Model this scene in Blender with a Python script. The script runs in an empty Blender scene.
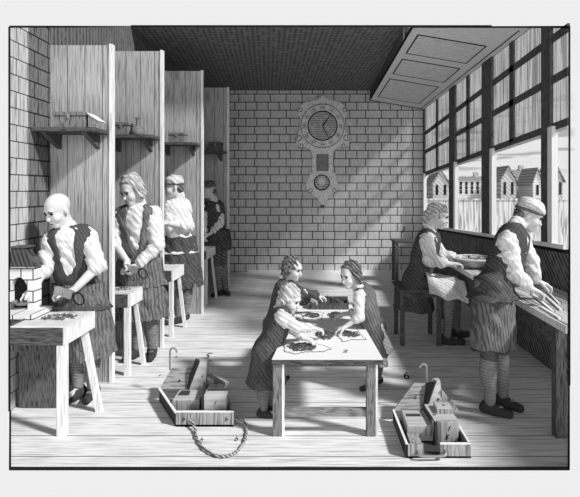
import bpy, bmesh, math, random
import numpy as np
from mathutils import Vector, Matrix
random.seed(7)
S = bpy.context.scene
COL = S.collection
# ------------------------------------------------------------------ camera
F = 500.0; VX = 318.0; VY = 190.0; EYE = 1.7
cam = bpy.data.cameras.new('camera'); co = bpy.data.objects.new('camera', cam); COL.objects.link(co)
co.location = (0, 0, EYE); co.rotation_euler = (math.pi/2, 0, 0)
cam.sensor_fit = 'HORIZONTAL'; cam.sensor_width = 36; cam.lens = 36*F/580
cam.shift_x = (290-VX)/580; cam.shift_y = -(248.5-VY)/580
cam.clip_start = 0.05; cam.clip_end = 400
S.camera = co
# ------------------------------------------------------------------ world
WHITE = 0.86; DIM = 0.09; BACK = 1.5
w = bpy.data.worlds.new('sky'); S.world = w; w.use_nodes = True
nt = w.node_tree; nt.nodes.clear()
def N(nt, t, **k):
    n = nt.nodes.new(t)
    for a, b in k.items(): setattr(n, a, b)
    return n
def math_(nt, op, a, b=None, c=None, clamp=False):
    n = N(nt, 'ShaderNodeMath', operation=op, use_clamp=clamp)
    for i, v in enumerate((a, b, c)):
        if v is None: continue
        if isinstance(v, (int, float)): n.inputs[i].default_value = v
        else: nt.links.new(v, n.inputs[i])
    return n.outputs[0]
def mapr(nt, v, a, b, c, d, smooth=True):
    n = N(nt, 'ShaderNodeMapRange', interpolation_type='SMOOTHSTEP' if smooth else 'LINEAR')
    nt.links.new(v, n.inputs[0])
    for i, x in enumerate((a, b, c, d)): n.inputs[i+1].default_value = x
    return n.outputs[0]
tc = N(nt, 'ShaderNodeTexCoord'); sp = N(nt, 'ShaderNodeSeparateXYZ'); nt.links.new(tc.outputs['Generated'], sp.inputs[0])
x_, y_, z_ = sp.outputs
front = math_(nt, 'MULTIPLY', mapr(nt, y_, 0.58, 0.74, 0, 1), mapr(nt, z_, 0.36, 0.46, 1, 0))
back = math_(nt, 'MAXIMUM', DIM, math_(nt, 'MULTIPLY', mapr(nt, y_, -0.95, -0.45, BACK, DIM), mapr(nt, z_, 0.3, 0.6, 1, 0.1)))
base = math_(nt, 'ADD', math_(nt, 'MULTIPLY', front, WHITE), math_(nt, 'MULTIPLY', back, math_(nt, 'SUBTRACT', 1.0, front)))
mp = N(nt, 'ShaderNodeMapping'); mp.inputs['Scale'].default_value = (6, 6, 60); nt.links.new(tc.outputs['Generated'], mp.inputs[0])
no = N(nt, 'ShaderNodeTexNoise'); no.inputs['Scale'].default_value = 1.6; no.inputs['Detail'].default_value = 5; nt.links.new(mp.outputs[0], no.inputs[0])
cl = mapr(nt, no.outputs[0], 0.50, 0.62, 0, 0.45)
az = mapr(nt, math_(nt, 'DIVIDE', x_, y_), 0.20, 0.24, 0, 1)
az2 = mapr(nt, math_(nt, 'DIVIDE', x_, y_), 0.495, 0.52, 1, 0)
el = mapr(nt, z_, 0.02, 0.05, 0, 1)
el2 = mapr(nt, z_, 0.12, 0.2, 1, 0)
m = cl
for q in (az, az2, el, el2): m = math_(nt, 'MULTIPLY', m, q)
fin = math_(nt, 'MULTIPLY', base, math_(nt, 'SUBTRACT', 1.0, m))
bg = N(nt, 'ShaderNodeBackground'); nt.links.new(fin, bg.inputs[0]); bg.inputs[1].default_value = 1.0
ow = N(nt, 'ShaderNodeOutputWorld'); nt.links.new(bg.outputs[0], ow.inputs[0])
# ------------------------------------------------------------------ sun through the windows on the right
sl = bpy.data.lights.new('sun', 'SUN'); sl.energy = 4.0; sl.angle = math.radians(6)
so = bpy.data.objects.new('sun', sl); COL.objects.link(so)
so.rotation_euler = Vector((-0.68, 0.34, -0.65)).to_track_quat('-Z', 'Y').to_euler()
so.location = (8, -2, 9)
S.view_settings.view_transform = 'Standard'; S.view_settings.look = 'None'
S.view_settings.exposure = 0.0; S.view_settings.gamma = 1.0; S.view_settings.use_curve_mapping = False

# ------------------------------------------------------------------ materials
INK = 0.018
_m = {}
def mat(name, tone, ink=INK, boards=None, grain=None, hatch=(), brick=None, blotch=0.0, rough=0.9, trans=0.0, metal=0.0):
    """tone: paper tone; boards=(axis,width,line); grain=(axis along, across scale, along scale, amount);
    hatch=[(dir, period, duty, wobble, amount)]; brick=(axes,w,h,mortar)"""
    if name in _m: return _m[name]
    M = bpy.data.materials.new(name); M.use_nodes = True; nt = M.node_tree; nt.nodes.clear()
    tc = N(nt, 'ShaderNodeTexCoord'); P = tc.outputs['Object']
    sp = N(nt, 'ShaderNodeSeparateXYZ'); nt.links.new(P, sp.inputs[0])
    ax = {'x': sp.outputs[0], 'y': sp.outputs[1], 'z': sp.outputs[2]}
    k = None                                   # amount of ink 0..1
    def add(v):
        nonlocal k
        k = v if k is None else math_(nt, 'MAXIMUM', k, v)
    def noise(scale_vec, s=1.0, detail=3):
        mp = N(nt, 'ShaderNodeMapping'); mp.inputs['Scale'].default_value = scale_vec; nt.links.new(P, mp.inputs[0])
        no = N(nt, 'ShaderNodeTexNoise'); no.inputs['Scale'].default_value = s; no.inputs['Detail'].default_value = detail
        nt.links.new(mp.outputs[0], no.inputs[0]); return no.outputs[0]
    if grain:
        a, cr, al, am = grain
        v = [cr]*3; v['xyz'.index(a)] = al
        add(mapr(nt, noise(v), 0.46, 0.64, 0, am))
    if boards:
        a, wd, ln, am = boards
        wob = math_(nt, 'MULTIPLY', math_(nt, 'SUBTRACT', noise((1.3, 1.3, 1.3)), 0.5), ln*1.2)
        fr = math_(nt, 'FRACT', math_(nt, 'DIVIDE', math_(nt, 'ADD', ax[a], math_(nt, 'ADD', wob, 50.0)), wd))
        add(mapr(nt, math_(nt, 'ABSOLUTE', math_(nt, 'SUBTRACT', fr, 0.5)), 0.5-ln/wd, 0.5-ln/wd*0.4, 0, am))
    for d, per, duty, wob, am in hatch:
        vd = N(nt, 'ShaderNodeVectorMath', operation='DOT_PRODUCT'); nt.links.new(P, vd.inputs[0]); vd.inputs[1].default_value = Vector(d).normalized()
        v = vd.outputs['Value']
        if wob: v = math_(nt, 'ADD', v, math_(nt, 'MULTIPLY', noise((6, 6, 6), 1.0, 2), wob))
        s = math_(nt, 'SINE', math_(nt, 'MULTIPLY', v, 2*math.pi/per))
        c = math.cos(math.pi*duty)
        e = mapr(nt, s, c-0.35, c+0.35, 0, am)
        brk = mapr(nt, noise((9, 9, 9), 1.0, 2), 0.36, 0.5, 0.25, 1)
        add(math_(nt, 'MULTIPLY', e, brk))
    if brick:
        axes, bw, bh, mo = brick
        cv = N(nt, 'ShaderNodeCombineXYZ'); nt.links.new(ax[axes[0]], cv.inputs[0]); nt.links.new(ax[axes[1]], cv.inputs[1])
        br = N(nt, 'ShaderNodeTexBrick'); br.inputs['Scale'].default_value = 1; br.inputs['Brick Width'].default_value = bw
        br.inputs['Row Height'].default_value = bh; br.inputs['Mortar Size'].default_value = mo; br.inputs['Mortar Smooth'].default_value = 0.3
        br.inputs['Color1'].default_value = (0.0,)*3+(1,); br.inputs['Color2'].default_value = (0.16,)*3+(1,); br.inputs['Mortar'].default_value = (1,)*3+(1,)
        br.offset = 0.5; br.squash = 0.7; br.squash_frequency = 2
        nt.links.new(cv.outputs[0], br.inputs[0])
        g = N(nt, 'ShaderNodeRGBToBW'); nt.links.new(br.outputs[0], g.inputs[0])
        add(g.outputs[0])
    if blotch:
        add(mapr(nt, noise((1, 1, 1), 7.0, 5), 0.5, 0.7, 0, blotch))
    mx = N(nt, 'ShaderNodeMix', data_type='RGBA'); mx.inputs[6].default_value = (tone,)*3+(1,); mx.inputs[7].default_value = (ink,)*3+(1,)
    if k is None: mx.inputs[0].default_value = 0
    else: nt.links.new(k, mx.inputs[0])
    b = N(nt, 'ShaderNodeBsdfPrincipled'); nt.links.new(mx.outputs[2], b.inputs['Base Color']); b.inputs['Roughness'].default_value = rough
    b.inputs['Metallic'].default_value = metal
    b.inputs['Specular IOR Level'].default_value = 0.15
    out = N(nt, 'ShaderNodeOutputMaterial'); sh = b.outputs[0]
    if trans:
        t = N(nt, 'ShaderNodeBsdfTransparent'); ms = N(nt, 'ShaderNodeMixShader'); ms.inputs[0].default_value = trans
        if k is not None: nt.links.new(math_(nt, 'MULTIPLY', math_(nt, 'SUBTRACT', 1.0, math_(nt, 'MULTIPLY', k, 0.9)), trans), ms.inputs[0])
        nt.links.new(b.outputs[0], ms.inputs[1]); nt.links.new(t.outputs[0], ms.inputs[2]); sh = ms.outputs[0]
    nt.links.new(sh, out.inputs[0]); _m[name] = M; return M

M_floor = mat('floor_boards', 0.90, ink=0.10, boards=('y', 0.27, 0.008, 0.8), grain=('x', 110, 3.0, 0.5))
M_back = mat('back_brick', 0.78, ink=0.03, brick=('xz', 0.33, 0.168, 0.010), hatch=[((1, 0, 0), 0.052, 0.42, 0.01, 0.28)], grain=('z', 60, 6, 0.25))
M_leftd = mat('shaded_brick', 0.20, ink=0.02, brick=('yz', 0.22, 0.13, 0.008), grain=('z', 70, 8, 0.6))  # darker left brick: shade of the booth corner put into the colour
M_left = mat('left_brick', 0.62, ink=0.03, brick=('yz', 0.22, 0.13, 0.005), grain=('z', 70, 4, 0.5))
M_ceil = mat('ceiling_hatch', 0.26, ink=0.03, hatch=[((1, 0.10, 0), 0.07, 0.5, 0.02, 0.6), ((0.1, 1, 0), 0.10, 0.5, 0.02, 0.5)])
M_timber = mat('dark_timber', 0.16, ink=0.02, hatch=[((0, 1, 0), 0.07, 0.5, 0.02, 0.6)])
M_soff = mat('soffit_panel', 0.97, ink=0.4, grain=('x', 70, 2.0, 0.3))
M_soffp = mat('soffit_inset', 0.93, ink=0.4, grain=('x', 70, 1.5, 0.5))
M_board = mat('partition_board', 0.50, ink=0.05, boards=('x', 0.155, 0.005, 0.9), grain=('z', 130, 3.5, 0.62))
M_legs = mat('table_leg_wood', 0.24, ink=0.02, grain=('z', 170, 14, 0.7))
M_legx = mat('table_rail_wood', 0.30, ink=0.03, grain=('x', 170, 14, 0.7))
M_pale = mat('pale_wood', 0.88, ink=0.2, grain=('z', 130, 6, 0.4))
M_paleh = mat('pale_wood_top', 0.82, ink=0.15, grain=('x', 130, 6, 0.5))
M_mid = mat('mid_wood', 0.36, ink=0.04, grain=('z', 170, 14, 0.8))
M_midh = mat('mid_wood_across', 0.36, ink=0.04, grain=('x', 170, 14, 0.8))
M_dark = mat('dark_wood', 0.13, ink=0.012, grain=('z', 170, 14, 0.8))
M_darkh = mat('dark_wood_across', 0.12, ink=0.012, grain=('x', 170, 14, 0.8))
M_darky = mat('dark_wood_along', 0.14, ink=0.012, grain=('y', 170, 14, 0.8))
M_panel = mat('panel_dark', 0.22, ink=0.02, hatch=[((0, 1, -1), 0.05, 0.5, 0.02, 0.8)])
M_ink = mat('ink_line', 0.015)
M_white = mat('white_paint', 0.92)
M_wbrick = mat('white_brick', 0.85, ink=0.05, brick=('xz', 0.13, 0.085, 0.005))
M_hood = mat('furnace_hood', 0.10, ink=0.015, hatch=[((1, 0, 0.4), 0.03, 0.5, 0.01, 0.7)])
M_paper = mat('paper', 0.92)
M_type = mat('type_metal', 0.16, metal=0.3, rough=0.6)
M_steel = mat('iron', 0.30, metal=0.3, rough=0.5)
M_clock = mat('clock_case', 0.92, ink=0.15, grain=('z', 60, 10, 0.4))
M_dial = mat('clock_dial', 0.62, ink=0.05, hatch=[((0, 0, 1), 0.045, 0.45, 0.0, 0.7)])
M_glass = mat('clear_glass', 0.9, trans=0.95, rough=0.2)
M_pane = mat('clouded_glass', 0.40, ink=0.08, trans=0.72, grain=('z', 45, 1.2, 0.55))
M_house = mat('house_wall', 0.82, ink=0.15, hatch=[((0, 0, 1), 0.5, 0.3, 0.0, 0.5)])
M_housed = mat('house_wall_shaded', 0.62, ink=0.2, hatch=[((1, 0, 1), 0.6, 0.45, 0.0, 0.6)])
M_roof = mat('house_roof', 0.40, ink=0.05, hatch=[((0.4, 0, 1), 0.6, 0.5, 0.0, 0.7)])
M_fence = mat('yard_fence', 0.85, ink=0.10, boards=('x', 0.14, 0.012, 0.7), grain=('z', 20, 1.5, 0.7))
M_ground = mat('yard_ground', 0.5)

# ------------------------------------------------------------------ mesh helpers
ORG = {}
def thing(name, label, cat, loc, group=None):
    o = bpy.data.objects.new(name, None); COL.objects.link(o); o.empty_display_size = 0.1
    o.location = loc; o['label'] = label; o['category'] = cat
    if group: o['group'] = group
    ORG[o.name] = Vector(loc); return o
def tag(o, label, cat, group=None, kind=None):
    o['label'] = label; o['category'] = cat
    if group: o['group'] = group
    if kind: o['kind'] = kind
    return o
class MB:
    def __init__(s): s.v = []; s.f = []; s.m = []
    def poly(s, vs, fs, mi=0):
        b = len(s.v); s.v += [tuple(v) for v in vs]; s.f += [tuple(b+i for i in f) for f in fs]; s.m += [mi]*len(fs); return s
    def box(s, x0, x1, y0, y1, z0, z1, c=0.0, mi=0):
        if c:
            bm = bmesh.new(); bmesh.ops.create_cube(bm, size=1)
            for v in bm.verts: v.co = ((x0+x1)/2+v.co.x*(x1-x0), (y0+y1)/2+v.co.y*(y1-y0), (z0+z1)/2+v.co.z*(z1-z0))
            bmesh.ops.bevel(bm, geom=bm.edges[:], offset=c, segments=1, affect='EDGES')
            bm.verts.ensure_lookup_table(); vs = [v.co[:] for v in bm.verts]; fs = [[v.index for v in f.verts] for f in bm.faces]
            bm.free(); return s.poly(vs, fs, mi)
        return s.hexa([(x0, y0), (x1, y0), (x1, y1), (x0, y1)], z0, z1, mi)
    def hexa(s, plan, z0, z1, mi=0):
        return s.prism([(p[0], p[1]) for p in plan], 'z', z0, z1, mi)
    def prism(s, pts, axis, a, b, mi=0):
        n = len(pts)
        def q(p, t):
            return {'z': (p[0], p[1], t), 'y': (p[0], t, p[1]), 'x': (t, p[0], p[1])}[axis]
        vs = [q(p, a) for p in pts]+[q(p, b) for p in pts]
        fs = [list(range(n))[::-1], list(range(n, 2*n))]+[[i, (i+1) % n, n+(i+1) % n, n+i] for i in range(n)]
        return s.poly(vs, fs, mi)
    def beam(s, p, q, w, h=None, up=(0, 0, 1), mi=0, w2=None):
        h = h or w; p = Vector(p); q = Vector(q); d = (q-p).normalized()
        r = d.cross(Vector(up))
        if r.length < 1e-3: r = d.cross(Vector((0, 1, 0)))
        r.normalize(); u = r.cross(d)
        vs = []
        for e, k in ((p, 1.0), (q, (w2 or w)/w)):
            for a, b in ((-1, -1), (1, -1), (1, 1), (-1, 1)): vs.append(e+r*(a*w/2*k)+u*(b*h/2*k))
        return s.poly(vs, [(3, 2, 1, 0), (4, 5, 6, 7), (0, 1, 5, 4), (1, 2, 6, 5), (2, 3, 7, 6), (3, 0, 4, 7)], mi)
    def tube(s, pts, r, n=8, mi=0, closed=False):
        pts = [Vector(p) for p in pts]; m = len(pts); rs = r if isinstance(r, (list, tuple)) else [r]*m
        ref = None; rings = []
        for i, p in enumerate(pts):
            d = (pts[(i+1) % m if closed else min(i+1, m-1)]-pts[(i-1) % m if closed else max(i-1, 0)]).normalized()
            if ref is None: ref = Vector((0, 0, 1)) if abs(d.z) < 0.9 else Vector((0, 1, 0))
            a = (ref-d*ref.dot(d)).normalized(); ref = a; b = d.cross(a)
            rings.append([p+(a*math.cos(t)+b*math.sin(t))*rs[i] for t in [2*math.pi*k/n for k in range(n)]])
        vs = [v for rg in rings for v in rg]; fs = []
        for i in range(m if closed else m-1):
            j = (i+1) % m
            for k in range(n): fs.append((i*n+k, i*n+(k+1) % n, j*n+(k+1) % n, j*n+k))
        if not closed: fs += [tuple(range(n))[::-1], tuple((m-1)*n+k for k in range(n))]
        return s.poly(vs, fs, mi)
    def lathe(s, prof, c, n=28, mi=0, tf=None):
        """prof: (r,h) pairs around the z axis at c; tf maps a local Vector"""
        vs = []; fs = []; m = len(prof)
        for r, h in prof:
            for k in range(n):
                t = 2*math.pi*k/n; p = Vector((r*math.cos(t), r*math.sin(t), h))
                vs.append((tf(p) if tf else p)+Vector(c))
        for i in range(m-1):
            for k in range(n): fs.append((i*n+k, i*n+(k+1) % n, (i+1)*n+(k+1) % n, (i+1)*n+k))
        if prof[0][0] > 1e-6: fs.append(tuple(range(n))[::-1])
        if prof[-1][0] > 1e-6: fs.append(tuple((m-1)*n+k for k in range(n)))
        return s.poly(vs, fs, mi)
    def build(s, name, mats, parent=None, org=None, smooth=False, bevel=0):
        o0 = ORG[parent.name] if parent is not None else Vector(org or (0, 0, 0))
        me = bpy.data.meshes.new(name); me.from_pydata([tuple(Vector(v)-o0) for v in s.v], [], s.f)
        for m in (mats if isinstance(mats, (list, tuple)) else [mats]): me.materials.append(m)
        for p, mi in zip(me.polygons, s.m): p.material_index = mi; p.use_smooth = smooth
        bm = bmesh.new(); bm.from_mesh(me); bmesh.ops.recalc_face_normals(bm, faces=bm.faces)
        bm.to_mesh(me); bm.free()
        if smooth: me.set_sharp_from_angle(angle=math.radians(38))
        o = bpy.data.objects.new(name, me); COL.objects.link(o)
        if parent is not None: o.parent = parent
        else: o.location = o0
        ORG[o.name] = o0
        if bevel:
            bv = o.modifiers.new('bevel', 'BEVEL'); bv.width = bevel; bv.segments = 2; bv.limit_method = 'ANGLE'
        return o
def struct(name, mb, m, label=None):
    o = mb.build(name, m); o['kind'] = 'structure'
    if label: o['label'] = label
    return o
def W(px, py, Y): return Vector(((px-VX)*Y/F, Y, EYE-(py-VY)*Y/F))
def text(body, size, loc, rot, parent, name='mark', m=None, shear=0.25, label=None, align='CENTER'):
    cu = bpy.data.curves.new(name, 'FONT'); cu.body = body; cu.size = size; cu.shear = shear; cu.extrude = 0.0008
    cu.align_x = align; cu.align_y = 'CENTER'
    t = bpy.data.objects.new('t', cu); COL.objects.link(t)
    bpy.context.view_layer.update()
    me = bpy.data.meshes.new_from_object(t.evaluated_get(bpy.context.evaluated_depsgraph_get()))
    bpy.data.objects.remove(t); bpy.data.curves.remove(cu)
    o0 = ORG[parent.name] if parent is not None else Vector((0, 0, 0))
    me.transform(Matrix.Translation(Vector(loc)-o0) @ Matrix(rot).to_4x4() if not isinstance(rot, Matrix) else Matrix.Translation(Vector(loc)-o0) @ rot.to_4x4())
    me.materials.clear(); me.materials.append(m or M_ink)
    o = bpy.data.objects.new(name, me); COL.objects.link(o)
    if parent is not None: o.parent = parent
    if label: o['label'] = label
    ORG[o.name] = o0
    return o
FLAT = Matrix.Identity(3)                                   # lying on a floor or table, read from the camera
UPR = Matrix.Rotation(math.pi/2, 3, 'X')                    # standing, facing the camera
# ================================================================== the room
XL, XR, YB, ZC = -2.37, 2.2, 10.4, 3.77
cut = lambda Y: 1.7+0.326*Y                                # slope along which the open front of the room is cut
T = 0.012
fp = [(-1.885, 3.06), (1.535, 3.06), (XR, 4.38), (XR, YB), (XL, YB), (XL, 3.85)]
struct('floor', MB().hexa(fp, -0.012, 0), M_floor)
fe = MB()
for a, b in ((0, 1), (1, 2), (5, 0)): fe.beam((*fp[a], -0.005), (*fp[b], -0.005), 0.012, 0.016)
struct('trim_1', fe, M_ink)
struct('wall_back', MB().box(XL-0.05, XR+0.05, YB, YB+0.1, -0.02, ZC+0.1), M_back)
yf = (3.38-1.7)/0.326
struct('wall_left', MB().prism([(3.85, -0.012), (4.09, -0.012), (4.09, cut(4.09)), (3.85, cut(3.85))], 'x', XL-0.012, XL), [M_left])
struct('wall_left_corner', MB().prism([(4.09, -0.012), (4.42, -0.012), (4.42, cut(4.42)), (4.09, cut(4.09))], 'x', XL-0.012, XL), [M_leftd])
struct('wall_left_booths', MB().prism([(4.42, -0.012), (YB, -0.012), (YB, ZC), (6.35, ZC), (4.42, cut(4.42))], 'x', XL-0.012, XL), [M_timber])
struct('trim_2', MB().beam((XL-0.004, 3.846, 0), (XL-0.004, 3.846, cut(3.85)), 0.012, 0.008), M_ink)
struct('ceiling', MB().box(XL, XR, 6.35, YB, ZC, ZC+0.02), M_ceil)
struct('trim_3', MB().beam((XL, 6.34, ZC+0.008), (XR, 6.34, ZC+0.008), 0.02, 0.02).beam((XL, 3.85, cut(3.85)+0.005), (XL, 6.34, ZC+0.005), 0.012, 0.012)
       .beam((XR, 4.38, cut(4.38)), (XR, 6.34, cut(6.34)), 0.02, 0.02), M_ink)
# pale panelled soffit over the windows
def sof(u, Y):                                              # u 0..1 from its left edge to the window wall
    return Vector((1.08+(XR-1.08)*u, Y, 3.57-0.19*u))
sY = [(3.57-1.7)/0.326, (3.38-1.7)/0.326]
sm = MB(); a, b, c, d = sof(0, sY[0]), sof(1, sY[1]), sof(1, YB), sof(0, YB); up = Vector((0, 0, 0.01))
sm.poly([a, b, c, d, a+up, b+up, c+up, d+up], [(0, 1, 2, 3), (7, 6, 5, 4), (0, 4, 5, 1), (1, 5, 6, 2), (2, 6, 7, 3), (3, 7, 4, 0)])
sm.poly([Vector((1.08, 6.35, 3.57)), Vector((1.08, YB, 3.57)), Vector((1.08, YB, ZC)), Vector((1.08, 6.35, ZC)), Vector((1.1, 6.35, 3.57)), Vector((1.1, YB, 3.57)), Vector((1.1, YB, ZC)), Vector((1.1, 6.35, ZC))],
        [(0, 1, 2, 3), (4, 5, 6, 7), (0, 3, 7, 4), (0, 1, 5, 4)], 1)
soff = struct('ceiling_soffit', sm, [M_soff, M_darky]); soff['label'] = 'pale sloping panelled soffit above the windows'
def quadstrip(o, u0, u1, Y0, Y1, dz):
    return [sof(u0, Y0)+Vector((0, 0, dz)), sof(u1, Y0)+Vector((0, 0, dz)), sof(u1, Y1)+Vector((0, 0, dz)), sof(u0, Y1)+Vector((0, 0, dz))]
pn = MB(); ln = MB()
for (Y0, Y1) in ((5.95, 6.75), (7.05, 7.95), (8.3, 9.9)):
    q = quadstrip(None, 0.10, 0.82, Y0, Y1, -0.004)
    pn.poly(q, [(0, 1, 2, 3)])
    for i in range(4): ln.beam(q[i], q[(i+1) % 4], 0.014, 0.01)
struct('trim_4', pn, M_soffp); struct('trim_5', ln, M_ink)
ln = MB().beam(sof(0, sY[0]), sof(0, YB), 0.02, 0.02).beam(sof(0.94, 5.3), sof(0.94, YB), 0.012, 0.01).beam(sof(0, YB-0.02), sof(1, YB-0.02), 0.02, 0.02).beam(sof(0, sY[0]), sof(1, sY[1]), 0.015, 0.015)
struct('trim_6', ln, M_ink)
# window wall
sz = lambda Y: 0.99+0.038*(YB-Y)
tz = lambda i, Y: (2.03, 2.475, 2.86)[i]+0.045*(YB-Y)
top = lambda Y: min(3.38, cut(Y))
struct('wall_right', MB().prism([(4.38, -0.012), (YB, -0.012), (YB, sz(YB)-0.04), (4.38, sz(4.38)-0.04)], 'x', XR, XR+0.012)
       .prism([(5.153, 3.38), (YB, 3.38), (YB, ZC), (6.35, ZC)], 'x', XR, XR+0.012), M_panel)
def slab(Y0, Y1, z0, z1, x0, x1, mb):
    mid = [(5.153, z1(5.153))] if Y0 < 5.153 < Y1 else []
    return mb.prism([(Y0, z0(Y0)), (Y1, z0(Y1)), (Y1, z1(Y1))]+mid+[(Y0, z1(Y0))], 'x', x0, x1)
sill = slab(4.38, YB, lambda Y: sz(Y)-0.04, sz, XR-0.05, XR+0.014, MB()); struct('trim_7', sill, M_white)
struct('trim_8', slab(4.38, YB, lambda Y: sz(Y)-0.075, lambda Y: sz(Y)-0.041, XR-0.03, XR, MB()), M_ink)
struct('trim_9', MB().beam((XR, 4.375, 0), (XR, 4.375, cut(4.38)), 0.012, 0.012), M_ink)
posts = [(7.97, 8.33), (6.29, 6.67), (4.70, 4.89), (10.28, 10.4)]
pm = MB(); pw = MB()
for (a, b) in posts:
    slab(a, b, sz, top, XR-0.02, XR+0.012, pm)
    slab(a-0.09, a-0.001, sz, lambda Y: tz(0, Y), XR-0.045, XR+0.012, pw)
    slab(b, b+0.01, sz, lambda Y: tz(0, Y), XR-0.015, XR+0.012, pw)
struct('wall_right_posts', pm, M_dark); struct('trim_10', pw, M_white)
bays = [(8.33, 10.28, 9.24), (6.67, 7.97, 7.33), (4.89, 6.29, 5.67), (4.39, 4.70, None)]
for n, (a, b, mu) in enumerate(bays, 1):
    fr = MB()
    for i in range(3): slab(a, b, lambda Y: tz(i, Y)-0.035, lambda Y: tz(i, Y)+0.035, XR-0.01, XR+0.012, fr)
    if mu: slab(mu-0.06, mu+0.06, lambda Y: tz(0, Y), top, XR-0.01, XR+0.012, fr)
    o = struct('window_%d' % n, fr, M_dark)
    rv = slab(a, b, lambda Y: tz(0, Y)-0.06, lambda Y: tz(0, Y)-0.036, XR-0.01, XR+0.012, MB()); r = rv.build('window_head', M_white, o)
    p = MB(); bk = [c for c in (a, mu, b) if c]
    for j in range(len(bk)-1): slab(bk[j], bk[j+1], lambda Y: tz(0, Y), lambda Y: top(Y)-0.005, XR+0.002, XR+0.007, p)
    p.build('clouded_pane', M_pane, o)
    slab(a, b, sz, lambda Y: tz(0, Y), XR+0.004, XR+0.008, MB()).build('clear_pane', M_glass, o)
# unseen wall, added to keep sun off the near right floor
struct('wall_sun_blocker', MB().box(3.5, 3.7, 1.2, 6.6, -0.3, 2.32), M_left)
struct('baseboard_back', MB().box(-1.45, XR, YB-0.03, YB, 0, 0.03), M_pale)

# ================================================================== outside: board fence and far houses
tag(MB().box(2.6, 7.02, 14, 14.06, -0.3, 1.45).box(2.6, 7.02, 13.97, 14.09, 1.42, 1.46).build('board_fence', M_fence, org=(4.8, 14, -0.3)),
    'pale upright board fence seen through the lower windows', 'fence')
struct('ground_outside', MB().box(18, 46, 92, 125, -0.4, 0.0), M_ground)
def house(px0, px1, pyr, pye, kind, Y, label, winrows=2, ncol=3, gable=None):
    """px range, ridge and eaves rows at distance Y"""
    a = W(px0, pye, Y); b = W(px1, pye, Y); zr = W(0, pyr, Y).z; D = 7.0
    t = thing('town_house', label, 'house', ((a.x+b.x)/2, Y, 0), 'town houses beyond the fence')
    t['group'] = 'town houses beyond the fence'
    x0, x1, ze = a.x, b.x, a.z; xm = (x0+x1)/2
    if kind == 'gable':
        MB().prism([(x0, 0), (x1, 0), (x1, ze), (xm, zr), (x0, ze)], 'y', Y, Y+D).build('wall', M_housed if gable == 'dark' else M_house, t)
        MB().prism([(x0-0.4, ze-0.3), (xm, zr+0.05), (x1+0.4, ze-0.3), (x1+0.4, ze), (xm, zr+0.5), (x0-0.4, ze)], 'y', Y-0.3, Y+D+0.3).build('roof', M_roof, t)
    else:
        MB().box(x0, x1, Y, Y+D, 0, ze).build('wall', M_house, t)
        MB().prism([(Y-0.3, ze-0.1), (Y+D+0.3, ze-0.1), (Y+D/2, zr)], 'x', x0-0.2, x1+0.2).build('roof', M_roof, t)
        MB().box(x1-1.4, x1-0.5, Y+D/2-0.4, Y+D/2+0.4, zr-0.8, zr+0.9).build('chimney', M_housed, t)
    winrows += 1
    for r in range(winrows):
        for c in range(ncol):
            cx = x0+(x1-x0)*(c+0.5)/ncol; cz = 0.9+(ze-1.2)*(r+0.5)/winrows
            MB().box(cx-0.24, cx+0.24, Y-0.06, Y+0.02, cz-0.36, cz+0.36).build('window', M_ink, t)
    return t
house(425, 432, 181, 184, 'long', 104.5, 'low far house at the left end of the farthest window', 2, 1)
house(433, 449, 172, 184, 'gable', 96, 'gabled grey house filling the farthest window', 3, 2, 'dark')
house(458, 486, 176, 180, 'long', 100, 'long low terrace seen through the second window', 2, 5)
house(495, 500.5, 179, 182, 'long', 105, 'narrow low house left of the big gable', 2, 1)
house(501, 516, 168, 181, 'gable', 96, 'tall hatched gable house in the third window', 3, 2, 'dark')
house(517, 532, 169, 182, 'long', 104.5, 'pale house with steep roof right of the hatched gable', 2, 3)
house(533, 542, 170, 184, 'gable', 95, 'narrow pale gable house beside the right window post', 3, 1)
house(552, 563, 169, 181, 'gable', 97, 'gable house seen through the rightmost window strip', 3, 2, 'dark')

# ================================================================== partitions, shelves and what stands on them
PART = [(4.42, -1.815, 2.98, XL), (5.40, -1.675, 3.2, XL), (6.85, -1.575, 3.33, XL), (8.5, -1.515, 3.44, XL)]
where = ['first wooden booth partition, nearest the left wall and the bald caster', 'second wooden booth partition behind the caster in the open coat',
         'third wooden booth partition behind the caster with the head scarf', 'fourth and farthest wooden booth partition beside the back brick wall']
swh = ['long shelf on the nearest partition, holding a lidded chest', 'shelf on the second partition, holding a box and a flask',
       'shelf on the third partition, holding one small box', 'shelf on the farthest partition, holding one dark small box']
for i, (Y, X1, H, X0) in enumerate(PART):
    t = thing('booth_partition', where[i], 'partition', (X1, Y, 0), 'booth partitions along the left side')
    MB().box(X0+0.001, X1-0.022, Y, Y+0.035, 0, H).build('board_panel', M_board, t)
    MB().box(X1-0.026, X1, Y-0.012, Y+0.05, 0, H+0.01).build('edge_post', M_pale, t)
SH = [(0, 2.22, 0.30, XL+0.005), (1, 2.27, 0.28, XL+0.005), (2, 2.33, 0.28, XL+0.005), (3, 2.35, 0.26, XL+0.005)]
for i, z, dp, x0 in SH:
    Y, X1 = PART[i][0], PART[i][1]-0.03
    t = thing('wall_shelf', swh[i], 'shelf', (X1-0.3, Y, z), 'shelves on the booth partitions')
    MB().box(x0, X1, Y-dp, Y-0.001, z-0.035, z, 0.004).build('plank', M_darkh, t)
    for bx in (X1-0.10, X1-0.44):
        if bx < x0: continue
        MB().prism([(Y-0.001, z-0.036), (Y-dp+0.04, z-0.036), (Y-dp+0.04, z-0.05), (Y-0.001, z-0.16)], 'x', bx-0.02, bx+0.02).build('bracket', M_dark, t)
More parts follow.
